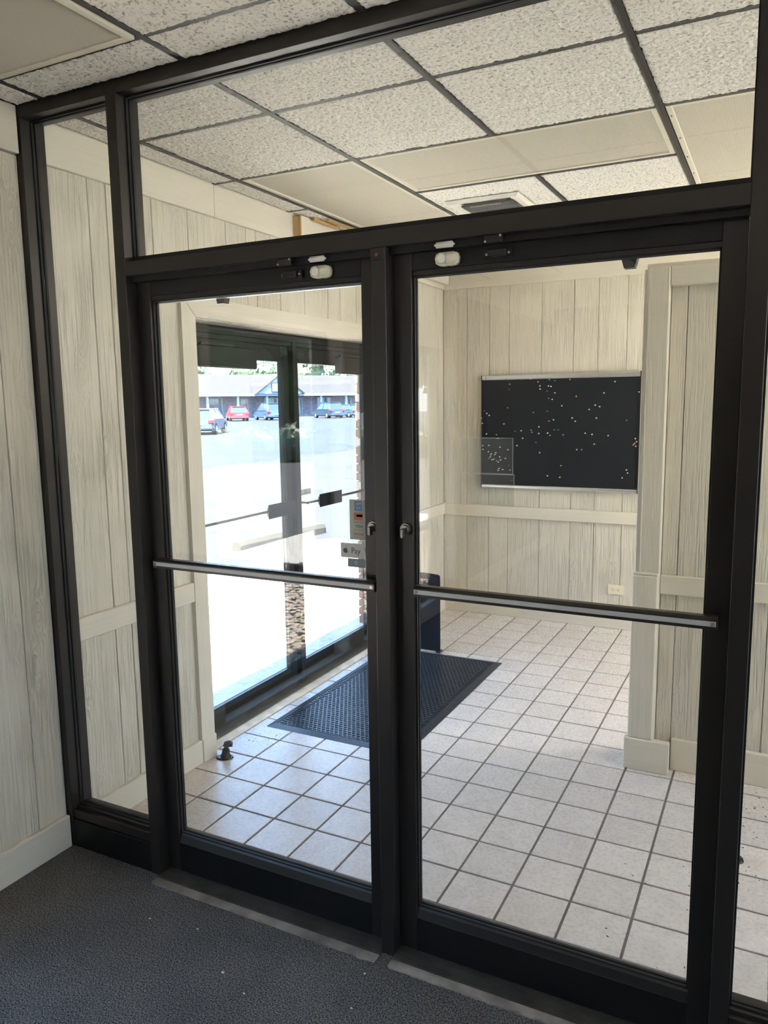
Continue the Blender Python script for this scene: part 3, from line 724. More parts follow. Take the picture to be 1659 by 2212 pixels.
patch(1.352, .0015, .034, 'st_navy'); patch(1.329, .0015, .034, 'st_red')
text_obj('lettering', 'AM\nEX', .0135, (cxs + .002, yS - .0009, 1.402), FRONT, 'st_light', st, ext=.0001)
text_obj('lettering', 'VISA', .0135, (cxs + .002, yS - .0006, 1.340), FRONT, 'st_ink', st, ext=.0001)
text_obj('lettering', 'DISCOVER', .0072, (cxs, yS - .0006, 1.316), FRONT, 'st_ink', st, ext=.0001)
bm = bmesh.new(); prism(bm, [(cxs - .010, 1.3035), (cxs + .018, 1.3035), (cxs + .018, 1.311)], 'y', yS - .0007, yS - .0004); obj('printed_patch', bm, 'st_orange', st)
ap = thing('pay_sticker', 'white rounded rectangle payment sticker with a fruit emblem', 'sticker')
pcx, pcz = -1.139, 1.264
bm = bmesh.new(); rrect(pcx, pcz, .082, .046, .004, yS - .0004, yS, bm); obj('sticker_sheet', bm, 'st_light', ap)
bm = bmesh.new()
ax, az = pcx - .023, pcz - .001
body = []
for k in range(40):
    a = 2 * math.pi * k / 40
    r = .0085 * (1 + .05 * math.cos(2 * a)); x_ = ax + r * math.cos(a) * 0.98; z_ = az + r * math.sin(a)
    if math.cos(a - math.pi / 2) > .93: z_ -= .0016 * (math.cos(a - math.pi / 2) - .93) / .07
    if math.cos(a + math.pi / 2) > .95: z_ += .0010 * (math.cos(a + math.pi / 2) - .95) / .05
    bx_, bz_, br = ax + .0100, az + .0015, .0050
    dd = math.hypot(x_ - bx_, z_ - bz_)
    if dd < br and a < 1.2 or dd < br and a > 5.4: x_ = bx_ - math.sqrt(max(0, br * br - (z_ - bz_) ** 2))
    body.append((x_, z_))
prism(bm, body, 'y', yS - .0008, yS - .0004)
prism(bm, [(ax - .0002, az + .0092), (ax + .0010, az + .0122), (ax + .0042, az + .0136), (ax + .0034, az + .0104)], 'y', yS - .0008, yS - .0004)
obj('fruit_emblem', bm, 'st_ink', ap)
text_obj('lettering', 'Pay', .0255, (pcx + .012, yS - .0006, pcz - .001), FRONT, 'st_ink', ap, ext=.0001, sx=.92)
tp = thing('tap_sticker', 'small dark contactless payment sticker below the white one', 'sticker')
bm = bmesh.new(); rrect(-1.126, 1.2265, .060, .027, .002, yS - .0004, yS, bm); obj('sticker_sheet', bm, 'st_slate', tp)
bm = bmesh.new()
for k in range(4):
    R0 = .004 + .003 * k; P0 = []
    for q in range(9):
        a = math.radians(-42 + q * 10.5); P0.append((-1.136 + R0 * math.cos(a), 1.2265 + R0 * math.sin(a)))
    for q in range(8, -1, -1):
        a = math.radians(-42 + q * 10.5); P0.append((-1.136 + (R0 + .0011) * math.cos(a), 1.2265 + (R0 + .0011) * math.sin(a)))
    prism(bm, P0, 'y', yS - .0008, yS - .0004)
obj('wave_symbol', bm, 'st_light', tp)
# clear film left on the right door glass, with thin raised edges
fm = thing('clear_film', 'nearly invisible clear rectangular film on the right door glass', 'sticker')
fx0, fx1 = -0.787, -0.636
def film(x0, x1, z0, z1):
    e_ = .0009
    boxes('film_edge', [(x0, x1, yS - .0006, yS, z1 - e_, z1), (x0, x1, yS - .0006, yS, z0, z0 + e_), (x0, x0 + e_, yS - .0006, yS, z0, z1), (x1 - e_, x1, yS - .0006, yS, z0, z1)], 'st_light', fm)
    box('film_sheet', x0, x1, yS - .0003, yS - .0001, z0, z1, 'sticker_film', fm)
film(fx0, fx1, 1.512, 1.610); film(fx0, fx1 + .004, 1.425, 1.511)

# ================================================================== OUTER STOREFRONT (in the left wall)
XO = -2.53
wo_ = struct('window_2')
def xmember(name, y0, y1, z0, z1, parent, xa=XO - .09, xb=XO, mat='outer_frame'): return box(name, xa, xb, y0, y1, z0, z1, mat, parent, bev=.0012)
xmember('jamb', 0.87, 0.925, 0.0, 2.10, wo_); xmember('jamb', 2.851, 2.995, 0.0, 2.10, wo_); xmember('mullion', 1.868, 1.906, 0.0, 2.06, wo_)
xmember('head', 0.925, 2.945, 2.060, 2.10, wo_); xmember('head_stop', 0.925, 2.945, 2.035, 2.060, wo_, XO - .07, XO - .012, 'outer_frame')
bm = bmesh.new(); bxm(bm, XO - .10, XO + .035, 0.925, 2.945, 0.0, .008)
for k in range(4): bxm(bm, XO + .003 + k * .008, XO + .007 + k * .008, 0.925, 2.945, .008, .011)
obj('outer_threshold', bm, 'threshold_metal', wo_)
def outer_door(name, y0, y1, side):
    d = struct(name)
    xa, xb = XO - .075, XO - .030
    s = .054
    xmember('stile', y0, y0 + s, .012, 2.045, d, xa, xb); xmember('stile', y1 - s, y1, .012, 2.045, d, xa, xb)
    xmember('top_rail', y0 + s, y1 - s, 1.945, 2.045, d, xa, xb); xmember('bottom_rail', y0 + s, y1 - s, .012, .095, d, xa, xb, 'outer_frame')
    bm = bmesh.new(); prism(bm, [(xb - .001, .095), (xa + .001, .095), (xa + .001, .115), (xb - .016, .115), (xb - .008, .105)], 'y', y0 + s, y1 - s); obj('glazing_stop', bm, 'outer_frame', d)
    box('glass_pane', xa + .018, xa + .024, y0 + s + .001, y1 - s - .001, .116, 1.944, 'outer_glass', d)
    # surface closer with its cover hanging below the head
    c0, c1 = (y0 + .10, y0 + .575) if side == 'l' else (y1 - .46, y1 - .02)
    cb = box('closer_cover', xb, xb + .045, c0, c1, 1.893, 2.000, 'outer_frame', d, bev=.006)
    bm = bmesh.new(); bxm(bm, xb + .015, xb + .030, c0 + .05, c0 + .30, 2.004, 2.014); cyl(bm, (xb + .022, c0 + .05, 2.005), 'z', .012, .012, 14); obj('closer_arm', bm, 'bronze', cb)
    # rod and flat push plate
    bm = bmesh.new()
    pts = [(xb + .045, y0 + .05, 1.112), (xb + .045, y1 - .05, 1.112)]
    tube(bm, pts, .008, 10)
    for yy in (y0 + .05, y1 - .05): tube(bm, [(xb + .045, yy, 1.112), (xb, yy, 1.112)], .007, 8)
    pb = obj('push_bar', bm, 'steel_dark', d)
    p0, p1 = (y1 - .318, y1 - .050) if side == 'l' else (y0 + .180, y0 + .450)
    box('push_plate', xb + .049, xb + .054, p0, p1, 1.070, 1.150, 'black_panel_paint', pb, bev=.001)
    for yy in (p0 + .01, p1 - .01): box('plate_clip', xb + .038, xb + .049, yy - .006, yy + .006, 1.085, 1.135, 'steel_dark', pb)
    return d
outer_door('door_3', 0.928, 1.866, 'l'); outer_door('door_4', 1.908, 2.848, 'r')
ps = thing('instruction_sticker', 'small grey lettered sticker on the outer right door glass', 'sticker')
box('sticker_sheet', -2.583, -2.5825, 1.985, 2.105, 1.150, 1.185, 'st_grey', ps)
RX = Matrix.Rotation(math.pi / 2, 4, 'Z') @ FRONT
text_obj('lettering', 'PULL\nOPEN', .018, (-2.5822, 2.045, 1.168), RX, 'st_ink', ps, ext=.0001)

# dining windows in the left wall
for i, (a, b_) in enumerate(WIN):
    w = struct('window_%d' % (i + 3))
    xa, xb = -2.62, -2.53
    xmember('frame_member', a, a + .045, .07, 2.14, w, xa, xb); xmember('frame_member', b_ - .045, b_, .07, 2.14, w, xa, xb)
    xmember('frame_member', a + .045, b_ - .045, 2.09, 2.14, w, xa, xb); xmember('frame_member', a + .045, b_ - .045, .07, .115, w, xa, xb)
    box('glass_pane', -2.578, -2.572, a + .045, b_ - .045, .115, 2.09, 'outer_glass', w)
    box('window_sill', -2.53, -2.40, a, b_, .055, .085, 'trim_paint_y', w, bev=.003)
for i, (a, b_, z1) in enumerate(((.2, 1.60, 2.50), (1.92, 3.7, 2.599))):
    w = struct('window_%d' % (i + 5))
    for q in ((a, a + .05, .02, z1), (b_ - .05, b_, .02, z1), (a + .05, b_ - .05, z1 - .05, z1), (a + .05, b_ - .05, .02, .07)): box('frame_member', 1.93, 2.01, *q, 'bronze', w)
    box('glass_pane', 1.967, 1.973, a + .05, b_ - .05, .07, z1 - .05, 'outer_glass', w)
w = struct('window_7')
for q in ((-6.2, -6.15, .9, 2.2), (-.85, -.8, .9, 2.2), (-3.55, -3.45, .95, 2.15), (-6.15, -.85, 2.15, 2.2), (-6.15, -.85, .9, .95)): box('frame_member', 4.54, 4.62, *q, 'bronze', w)
box('glass_pane', 4.577, 4.583, -6.15, -3.55, .95, 2.15, 'outer_glass', w); box('glass_pane', 4.577, 4.583, -3.45, -.85, .95, 2.15, 'outer_glass', w)

# ================================================================== THINGS INSIDE
def fixture(name, label, x0, x1, y0, y1, z, ribbed=False):
    t = thing('ceiling_light', label, 'ceiling light', 'recessed fluorescent fixtures')
    g = .014; x0 += g; x1 -= g; y0 += g; y1 -= g; f_ = .022
    boxes('light_frame', [(x0, x0 + f_, y0, y1, z - .006, z + .03), (x1 - f_, x1, y0, y1, z - .006, z + .03), (x0 + f_, x1 - f_, y0, y0 + f_, z - .006, z + .03), (x0 + f_, x1 - f_, y1 - f_, y1, z - .006, z + .03)], 'light_frame', t, bev=.002)
    box('housing', x0, x1, y0, y1, z + .031, z + .05, 'light_frame', t)
    X0_, X1_, Y0_, Y1_ = x0 + f_, x1 - f_, y0 + f_, y1 - f_
    if ribbed:
        bm = bmesh.new(); n = 150; A = []
        for k in range(n + 1):
            x = X0_ + (X1_ - X0_) * k / n; zz = z + (.0015 if k % 2 else -.0022)
            A.append((bm.verts.new((x, Y0_, zz)), bm.verts.new((x, Y1_, zz))))
        for a, b in zip(A, A[1:]): bm.faces.new((a[0], a[1], b[1], b[0]))
        obj('diffuser', bm, 'ribbed_diffuser', t)
    else:
        box('diffuser', X0_, X1_, Y0_, Y1_, z, z + .004, 'prismatic_diffuser', t)
    if not ribbed and x1 > 0 - .3 and y1 > 2: 
        for k in range(4): box('latch_slot', x0 + .008, x0 + .012, y0 + .10 + k * .27, y0 + .118 + k * .27, z - .0075, z - .006, 'black_plastic', t)
    return t
fixture('a', 'unlit ceiling panel light nearest the left siding wall of the lobby', X0, X1, 1.043, 2.255, 2.7245)
fixture('b', 'unlit ceiling panel light running crosswise in front of the air vent', X1, X3, 1.043, 1.649, 2.7245)
fixture('c', 'unlit ceiling panel light at the right edge of the lobby', X3, X4, 1.043, 2.255, 2.7245)
fixture('d', 'ribbed ceiling panel light at top left above the carpeted room', X0, X1, -1.385, -0.172, 2.730, True)

def fill_fixture(label, x0, x1, y0, y1, z, mat='fill_diffuser'):  # unseen ceiling panels added to brighten the interior
    t = thing('ceiling_light', label, 'ceiling light', 'lit fluorescent fixtures added as fill deeper in the building')
    box('light_frame', x0, x1, y0, y1, z - .004, z + .02, 'light_frame', t, bev=.002)
    box('diffuser', x0 + .03, x1 - .03, y0 + .03, y1 - .03, z - .008, z - .004, mat, t)
for i, (x0, y0) in enumerate(((-0.45, -3.6), (1.6, -3.6), (3.2, -3.0), (3.0, -1.6))):
    fill_fixture('unseen lit fluorescent panel added for fill in the dining room ceiling, %s' % ['behind the viewer', 'right of centre', 'by the east wall', 'nearest the lobby wall'][i], x0, x0 + .61, y0, y0 + 1.2, 2.735 if x0 > 1.3 else 2.722, 'fill_diffuser_dim')
fill_fixture('unseen fill light panel added at the right end of the tiled lobby', 0.95, 1.56, 0.35, 1.55, 2.712, 'fill_diffuser_mid')
fill_fixture('unseen fill light panel added behind the low partition wall', 0.50, 1.70, 2.40, 3.00, 2.712)
v = thing('ceiling_vent', 'square cream ceiling air vent with a dark opening', 'vent')
vx0, vx1, vy0, vy1, vz = -1.575, -1.19, 1.855, 2.185, 2.712
bm = bmesh.new()
def frust(bm, a, b, za, zb):
    A = [bm.verts.new((x, y, za)) for x, y in a]; B = [bm.verts.new((x, y, zb)) for x, y in b]
    fs = [bm.faces.new((A[i], A[(i + 1) % 4], B[(i + 1) % 4], B[i])) for i in range(4)]
    return A, B
def rc(x0, x1, y0, y1): return [(x0, y0), (x1, y0), (x1, y1), (x0, y1)]
frust(bm, rc(vx0, vx1, vy0, vy1), rc(vx0 + .012, vx1 - .012, vy0 + .012, vy1 - .012), vz, vz - .016)
frust(bm, rc(vx0 + .012, vx1 - .012, vy0 + .012, vy1 - .012), rc(vx0 + .06, vx1 - .06, vy0 + .06, vy1 - .06), vz - .016, vz - .006)
frust(bm, rc(vx0 + .06, vx1 - .06, vy0 + .06, vy1 - .06), rc(vx0 + .06, vx1 - .06, vy0 + .06, vy1 - .06), vz - .006, vz + .02)
bmesh.ops.recalc_face_normals(bm, faces=bm.faces[:]); obj('vent_frame', bm, 'vent_paint', v)
for k in range(2):
    bm = bmesh.new(); y = vy0 + .17 + k * .06; prism(bm, [(y, vz - .014), (y + .012, vz - .020), (y + .0135, vz - .019), (y + .0015, vz - .013)], 'x', vx0 + .062, vx1 - .062); obj('louver', bm, 'vent_dark', v)
box('opening_shade', vx0 + .055, vx1 - .055, vy0 + .09, vy1 - .04, vz - .014, vz - .010, 'vent_dark', v)  # dark sheet added in place of the shade inside the opening
box('lever', vx0 + .10, vx1 - .12, vy0 + .105, vy0 + .110, vz - .018, vz - .0145, 'aluminium', v)

wbx = thing('wall_box', 'white boxed-in casing with raw wood end high on left wall', 'box')
box('end_board', -2.392, -2.345, 1.700, 1.712, 2.602, 2.7045, 'raw_wood', wbx, bev=.001)
box('side_panel', -2.352, -2.345, 1.712, 2.85, 2.603, 2.708, 'trim_paint_y', wbx, bev=.001)
box('side_panel', -2.352, -2.345, 2.853, 3.80, 2.603, 2.708, 'trim_paint_y', wbx, bev=.001)
box('bottom_board', -2.392, -2.352, 1.712, 3.80, 2.603, 2.612, 'trim_paint_y', wbx)
boxes('cleat', [(-2.335, -2.318, 1.80, 2.06, 2.695, 2.7125)], 'raw_wood', wbx, bev=.001); boxes('cleat', [(-2.262 - .02, -2.262, 1.86, 2.16, 2.700, 2.7125)], 'raw_wood', wbx, bev=.001)

# --- notice board
nb = thing('notice_board', 'large black notice board with silver top and bottom rails', 'notice board')
BX0, BX1, BZ0, BZ1, BY = -2.076, -0.885, 1.030, 1.900, 3.815
box('board_panel', BX0, BX1, BY, 3.84, BZ0 + .006, BZ1 - .008, 'board_felt', nb, bev=.001)
for z0, z1 in ((BZ0, BZ0 + .026), (BZ1 - .036, BZ1)):
    bm = bmesh.new(); prism(bm, [(BY + .024, z0), (BY - .004, z0), (BY - .010, z0 + .006), (BY - .010, z1 - .006), (BY - .004, z1), (BY + .024, z1)], 'x', BX0 + .004, BX1 - .006); obj('rail', bm, 'aluminium', nb)
box('end_cap', BX0 - .002, BX0 + .005, BY - .011, 3.84, BZ0, BZ1, 'black_plastic', nb); box('end_cap', BX1 - .007, BX1 + .002, BY - .011, 3.84, BZ0 - .004, BZ1 + .002, 'black_plastic', nb)
text_obj('maker_mark', '\u00ab', .03, (BX0 + .035, BY - .0105, BZ1 - .018), FRONT, 'st_ink', nb, ext=.0002)
PINS = [(558,716,'r'),(572,735,'o'),(570,757,'r'),(665,713,'w'),(697,725,'o'),(704,742,'w'),(705,755,'w'),(745,716,'g'),(768,720,'b'),(798,705,'w'),(831,715,'o'),(1011,724,'w'),(740,742,'w'),(751,744,'w'),(735,764,'b'),(768,771,'w'),(742,794,'b'),(757,798,'w'),(857,785,'o'),(969,771,'w'),(1105,767,'w'),(798,825,'w'),(935,822,'w'),(953,828,'w'),(911,840,'w'),(564,834,'g'),(458,848,'r'),(470,858,'w'),(481,866,'w'),(677,853,'g'),(737,848,'r'),(447,878,'w'),(450,900,'w'),(548,902,'w'),(764,884,'w'),(842,876,'w'),(855,890,'w'),(941,876,'w'),(1061,885,'b'),(745,890,'g'),(625,931,'w'),(668,928,'g'),(672,937,'g'),(702,914,'w'),(702,942,'w'),(768,926,'b'),(784,926,'b'),(740,940,'w'),(750,950,'t'),(806,947,'o'),(897,940,'w'),(925,945,'w'),(990,950,'y'),(469,945,'w'),(515,948,'g'),(520,964,'w'),(598,933,'b'),(632,963,'w'),(690,980,'b'),(607,994,'w'),(935,986,'w'),(707,1024,'w'),(864,1010,'w'),(884,1010,'t'),(1097,962,'w'),(1102,975,'w'),(1090,988,'o'),(1100,994,'w'),(1095,982,'o'),(452,995,'w'),(453,1011,'w'),(480,994,'w'),(531,1001,'w'),(567,1012,'w'),(478,1021,'w'),(491,1030,'w'),(503,1053,'w'),(530,1043,'w'),(487,1043,'w'),(495,1055,'w'),(516,1060,'t'),(524,1065,'w'),(480,1050,'g'),(556,1049,'w'),(508,1033,'w'),(489,1036,'g'),(512,1025,'w'),(534,1056,'w'),(572,1080,'r'),(523,1101,'w'),(527,1093,'w'),(544,1097,'w'),(577,1100,'o'),(799,1079,'o'),(795,1129,'w'),(742,1123,'w'),(1050,1129,'w'),(1071,1108,'w'),(1066,1095,'w'),(585,1145,'r')]
PC = dict(w=('pin_white', 'white'), g=('pin_grey', 'grey'), r=('pin_red', 'red'), o=('pin_orange', 'orange'), b=('pin_blue', 'blue'), t=('pin_teal', 'teal'), y=('pin_yellow', 'yellow'))
PM = {}
for k, (mt, _) in PC.items():
    bm = bmesh.new(); cyl(bm, (0, -.0045, 0), 'y', .0048, .002, 10); cyl(bm, (0, -.010, 0), 'y', .0030, .009, 10, .0022); cyl(bm, (0, -.0155, 0), 'y', .0042, .003, 10)
    me = bpy.data.meshes.new('push_pin'); bm.to_mesh(me); bm.free(); me.materials.append(MATS[mt]); PM[k] = me
for u, w_, k in PINS:
    # board corners in the measuring frame: (446,700) (1118,680) (1110,1190) (445,1170)
    fx = (u - 446) / (1113 - 446); ztop = 706 + (688 - 706) * fx; zbot = 1168 + (1188 - 1168) * fx
    fz = (w_ - ztop) / (zbot - ztop)
    o = obj('push_pin', PM[k], None); fx = fx ** 1.0
    o.location = (BX0 + (BX1 - BX0) * fx, BY + .0035, BZ1 - .012 - (BZ1 - BZ0 - .024) * fz)
    if fz < .06: o.location.y = BY - .0065
    same = sorted([q for q in PINS if q[2] == k]); rank = same.index((u, w_, k)) + 1
    o['label'] = '%s push pin on the black notice board, %s of %d from its left edge' % (PC[k][1], ordinal(rank), len(same)) if len(same) > 1 else 'only %s push pin on the black notice board' % PC[k][1]
    o['category'] = 'push pin'; o['group'] = '%s push pins on the notice board' % PC[k][1]

# --- wall outlet
ol = thing('wall_outlet', 'ivory duplex electric outlet low on the back wall', 'outlet')
bm = bmesh.new(); bxm(bm, -1.083, -0.963, 3.833, 3.840, .262, .334); bmesh.ops.bevel(bm, geom=bm.edges[:], offset=.003, segments=2, affect='EDGES'); obj('cover_plate', bm, 'ivory_plastic', ol)
for cx_ in (-1.043, -1.003):
    bm = bmesh.new(); cyl(bm, (cx_, 3.832, .298), 'y', .0165, .004, 20); s_ = obj('socket', bm, 'ivory_plastic', ol)
    boxes('slot', [(cx_ - .004, cx_ + .006, 3.8295, 3.831, .303, .3055), (cx_ - .004, cx_ + .006, 3.8295, 3.831, .290, .2925), (cx_ - .011, cx_ - .007, 3.8295, 3.831, .2955, .3005)], 'black_plastic', s_)
bm = bmesh.new(); cyl(bm, (-1.023, 3.832, .298), 'y', .003, .003, 10); obj('screw', bm, 'screw_metal', ol)

# --- door holders bolted to the floor
def holder(x, y, ang, label, grp='cast door holders on the tiles'):
    t = thing('door_holder', label, 'door stop', grp)
    M = Matrix.Translation((x, y, 0)) @ Matrix.Rotation(ang, 4, 'Z')
    bm = bmesh.new(); prof = [(.036, .0), (.037, .004), (.034, .007), (.024, .009)]
    bmesh.ops.create_cone(bm, cap_ends=True, segments=28, radius1=.037, radius2=.034, depth=.007, matrix=M @ Matrix.Translation((-.004, 0, .0035)) @ Matrix.Diagonal((1.15, .85, 1, 1)))
    b = obj('base_flange', bm, 'cast_iron', t, False)
    bm = bmesh.new()
    path = [(0, 0, .004), (.0, 0, .012), (.001, 0, .025), (.003, 0, .045), (.005, 0, .060), (.009, 0, .071), (.018, 0, .074), (.026, 0, .0715)]
    tube(bm, [M @ Vector(p) for p in path], [.028, .024, .020, .017, .0165, .017, .0155, .0135], 16); obj('neck', bm, 'cast_iron', t, True)
    bm = bmesh.new(); c = M @ Vector((.028, 0, .070)); bmesh.ops.create_cone(bm, cap_ends=True, segments=18, radius1=.0135, radius2=.012, depth=.014, matrix=Matrix.Translation(c) @ Matrix.Rotation(ang, 4, 'Z') @ Matrix.Rotation(math.pi / 2, 4, 'Y')); obj('rubber_bumper', bm, 'rubber', t)
    bm = bmesh.new(); c = M @ Vector((.002, 0, .0785)); cyl(bm, c, 'z', .008, .006, 14); obj('latch_knob', bm, 'steel_dark', t)
    for sy in (-.024, .024):
        bm = bmesh.new(); c = M @ Vector((-.026, sy * .55, .008)); cyl(bm, c, 'z', .005, .002, 12); obj('screw', bm, 'steel_dark', t)
holder(-2.325, .865, .45, 'cast iron door holder on the tiles beside the left baseboard')
holder(-0.075, 1.025, 2.6, 'dark door holder on the tiles half hidden by the right frame post')

# --- rubber scraper mat
mt_ = thing('rubber_mat', 'black rubber scraper mat on the tiles inside the outer doors', 'mat')
mx0, mx1, my0, my1 = -2.362, -1.540, 1.255, 2.745
bm = bmesh.new()
A = rc(mx0, mx1, my0, my1); B = rc(mx0 + .040, mx1 - .040, my0 + .040, my1 - .040); C_ = rc(mx0 + .043, mx1 - .043, my0 + .043, my1 - .043)
frust(bm, A, B, .0008, .010); frust(bm, B, C_, .010, .0072)
Z = [bm.verts.new((x, y, .0072)) for x, y in C_]; bm.faces.new(Z)
bmesh.ops.recalc_face_normals(bm, faces=bm.faces[:]); obj('border_sheet', bm, 'rubber', mt_)
bm = bmesh.new()
xa, xb, ya, yb = mx0 + .055, mx1 - .055, my0 + .062, my1 - .062
ny = int((yb - ya) / .0235); nx = int((xb - xa) / .0262)
for j in range(ny + 1):
    for i in range(nx + 1):
        x = xa + i * .0262 + (.0131 if j % 2 else 0); y = ya + j * .0235
        if x > xb - .02 or x < xa + .02: continue
        bxm(bm, x - .0080, x + .0080, y - .0028, y + .0028, .0065, .0108)
        bxm(bm, x + .0100, x + .0156, y + .0090, y + .0146, .0065, .0100)
    for x0_ in (xa - .006, xb - .020): bxm(bm, x0_, x0_ + .026, ya + j * .0235 - .0032, ya + j * .0235 + .0032, .0065, .0110)
for i in range(int((xb - xa) / .046)):
    for y0_ in (ya - .018, yb + .012): bxm(bm, xa + i * .046 + .006, xa + i * .046 + .044, y0_, y0_ + .005, .0065, .0110)
obj('raised_nubs', bm, 'rubber', mt_, kind='stuff')

# --- thin black panel by the outer doors
bp_ = thing('black_panel', 'low black upright panel at the far edge of the mat', 'panel')
bm = bmesh.new()
pts = [(-2.385, 0.012), (-1.990, 0.012), (-1.990, .530), (-1.994, .541), (-2.004, .546), (-2.06, .5505), (-2.20, .553), (-2.385, .553)]
prism(bm, pts, 'y', 2.752, 2.768); bmesh.ops.bevel(bm, geom=[e for e in bm.edges if abs(e.verts[0].co.y - e.verts[1].co.y) < 1e-6], offset=.002, segments=1, affect='EDGES')
obj('panel_sheet', bm, 'black_panel_paint', bp_)
boxes('foot', [(-2.02, -1.99, 2.752, 2.80, 0.0, .014), (-2.36, -2.33, 2.752, 2.80, 0.0, .014)], 'black_plastic', bp_)

hk = thing('wall_hook', 'small black hook in the left siding wall at the picture edge', 'hook')
bm = bmesh.new(); tube(bm, [(-2.412, -.318, 1.452), (-2.398, -.318, 1.452), (-2.386, -.318, 1.446), (-2.380, -.318, 1.455)], .0028, 8); obj('hook_wire', bm, 'black_plastic', hk)
rnd = random.Random(3); bm = bmesh.new()
for k in range(90):
    x, y = rnd.gauss(.0, .10), rnd.uniform(.55, 1.6)
    if k > 60: x, y = rnd.uniform(-.45, -.1), rnd.uniform(.3, 1.5)
    if k > 75: x, y = rnd.uniform(-2.38, -2.2), rnd.uniform(.9, 1.2)
    q = rnd.uniform(.0012, .0035); bmesh.ops.create_cube(bm, size=1, matrix=Matrix.Translation((x, y, .0009)) @ Matrix.Rotation(rnd.uniform(0, 3), 4, 'Z') @ Matrix.Diagonal((q * 2.2, q, .0014, 1)))
obj('dirt_crumbs', bm, 'tyre', ft, kind='stuff')
# lint on the carpet
for i, (x, y) in enumerate(((-1.42, -.29), (-1.31, -.33), (-1.62, -.17), (-1.03, -.105), (-1.0, -.24), (-.62, -.15), (-1.8, -.2), (-1.15, -.45))):
    bm = bmesh.new(); bmesh.ops.create_icosphere(bm, subdivisions=1, radius=.0035 if i else .005, matrix=Matrix.Translation((x, y, .002)) @ Matrix.Diagonal((1.3, .8, .5, 1)))
    obj('lint_speck', bm, 'lint', fl)

# ================================================================== OUTSIDE
# paved lot
pl = struct('ground'); 
box('near_paving', -14.0, -5.68, -60, 60, -.4, -.045, 'asphalt_near', pl)
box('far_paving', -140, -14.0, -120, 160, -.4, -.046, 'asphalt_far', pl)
box('side_paving', -5.68, -2.66, -60, -9.0, -.4, -.045, 'asphalt_near', pl)
box('side_paving', -5.68, -2.66, 8.2, 60, -.4, -.045, 'asphalt_near', pl)
box('rear_paving', 2.05, 60, -60, 60, -.4, -.05, 'concrete', pl)
sw = struct('sidewalk')
def slab(x0, x1, y0, y1): box('slab', x0 + .004, x1 - .004, y0 + .004, y1 - .004, -.3, -.030, 'concrete', sw, bev=.006)
for a, b_ in ((0.45, 2.535), (2.535, 4.88)): slab(-4.0, -2.66, a, b_); slab(-5.16, -4.0, a, b_)
# last slab sweeps round to the right in a curve
bm = bmesh.new(); pts = [(-2.66, 4.888), (-5.165, 4.888), (-5.27, 5.2), (-5.325, 5.55), (-5.315, 5.9), (-5.26, 6.2), (-5.17, 6.42), (-5.05, 6.55), (-4.93, 6.53), (-4.78, 6.41), (-4.44, 6.10), (-3.9, 5.8), (-2.66, 5.6)]
prism(bm, pts, 'z', -.3, -.030); obj('slab', bm, 'concrete', sw)
box('joint_bed', -5.16, -2.66, .40, 4.9, -.35, -.05, 'soil', sw); box('side_paving', -5.68, -5.165, .40, 4.9, -.4, -.0452, 'asphalt_near', pl)
box('side_paving', -5.68, -2.66, 4.9, 8.2, -.4, -.0455, 'asphalt_near', pl)

wsn = thing('wheel_stop', 'chipped concrete wheel stop at the edge of the sidewalk', 'wheel stop')
bm = bmesh.new()
wa, wb2 = Vector((-5.72, 5.345)), Vector((-5.49, 6.93)); dr = (wb2 - wa).normalized(); pr = Vector((-dr.y, dr.x)); n = 24
prof = [(-.085, 0), (.085, 0), (.083, .08), (.062, .135), (-.062, .135), (-.083, .08)]
rings = []
for k in range(n + 1):
    c = wa.lerp(wb2, k / n); sc_ = .82 if k in (0, n) else (.95 if k in (1, n - 1) else 1)
    rings.append([bm.verts.new((c.x + pr.x * u * sc_ + .006 * noise.noise(Vector((k, u * 30, w2 * 30))), c.y + pr.y * u * sc_, -.046 + w2 * sc_ + (.004 * noise.noise(Vector((k * .9, u * 20, 7))) if w2 > .01 else 0))) for u, w2 in prof])
for A_, B_ in zip(rings, rings[1:]):
    for k in range(6): bm.faces.new((A_[k], A_[(k + 1) % 6], B_[(k + 1) % 6], B_[k]))
bm.faces.new(rings[0][::-1]); bm.faces.new(rings[-1]); bmesh.ops.recalc_face_normals(bm, faces=bm.faces[:])
obj('concrete_block', bm, 'kerb_concrete', wsn)
for k in (.2, .8):
    c = wa.lerp(wb2, k); bm = bmesh.new(); cyl(bm, (c.x, c.y, .090), 'z', .012, .012, 10); obj('anchor_pin', bm, 'steel_dark', wsn)

# rock bed, kerb and shrubs beside the dining windows
rb = struct('rock_bed')
box('soil_bed', -4.35, -2.66, -8.9, .40, -.35, -.075, 'soil', rb)
box('kerb_strip', -4.60, -4.36, -8.9, .40, -.35, -.02, 'kerb_concrete', rb, bev=.01)
box('walk_strip', -5.68, -4.61, -8.9, .40, -.35, -.04, 'concrete', rb)
RM = []
for s_ in range(6):
    bm = bmesh.new(); bmesh.ops.create_icosphere(bm, subdivisions=1, radius=1.0)
    for v_ in bm.verts:
        q = noise.noise(v_.co * 1.3 + Vector((s_ * 4, 0, 0))); v_.co *= 1 + .28 * q; v_.co.z *= .6; v_.co.x *= 1.25
    me = bpy.data.meshes.new('rock'); bm.to_mesh(me); bm.free(); me.materials.append(MATS[['rock_tan', 'rock_grey', 'rock_pink'][s_ % 3]])
    for p in me.polygons: p.use_smooth = True
    RM.append(me)
spots = []
for i in range(31):
    for j in range(96):
        spots.append((-4.30 + i * .054 + random.uniform(-.018, .018), .32 - j * .054 + random.uniform(-.018, .018)))
spots.sort(key=lambda p: (p[0] + 2.7) ** 2 + (p[1] + 1.35) ** 2)
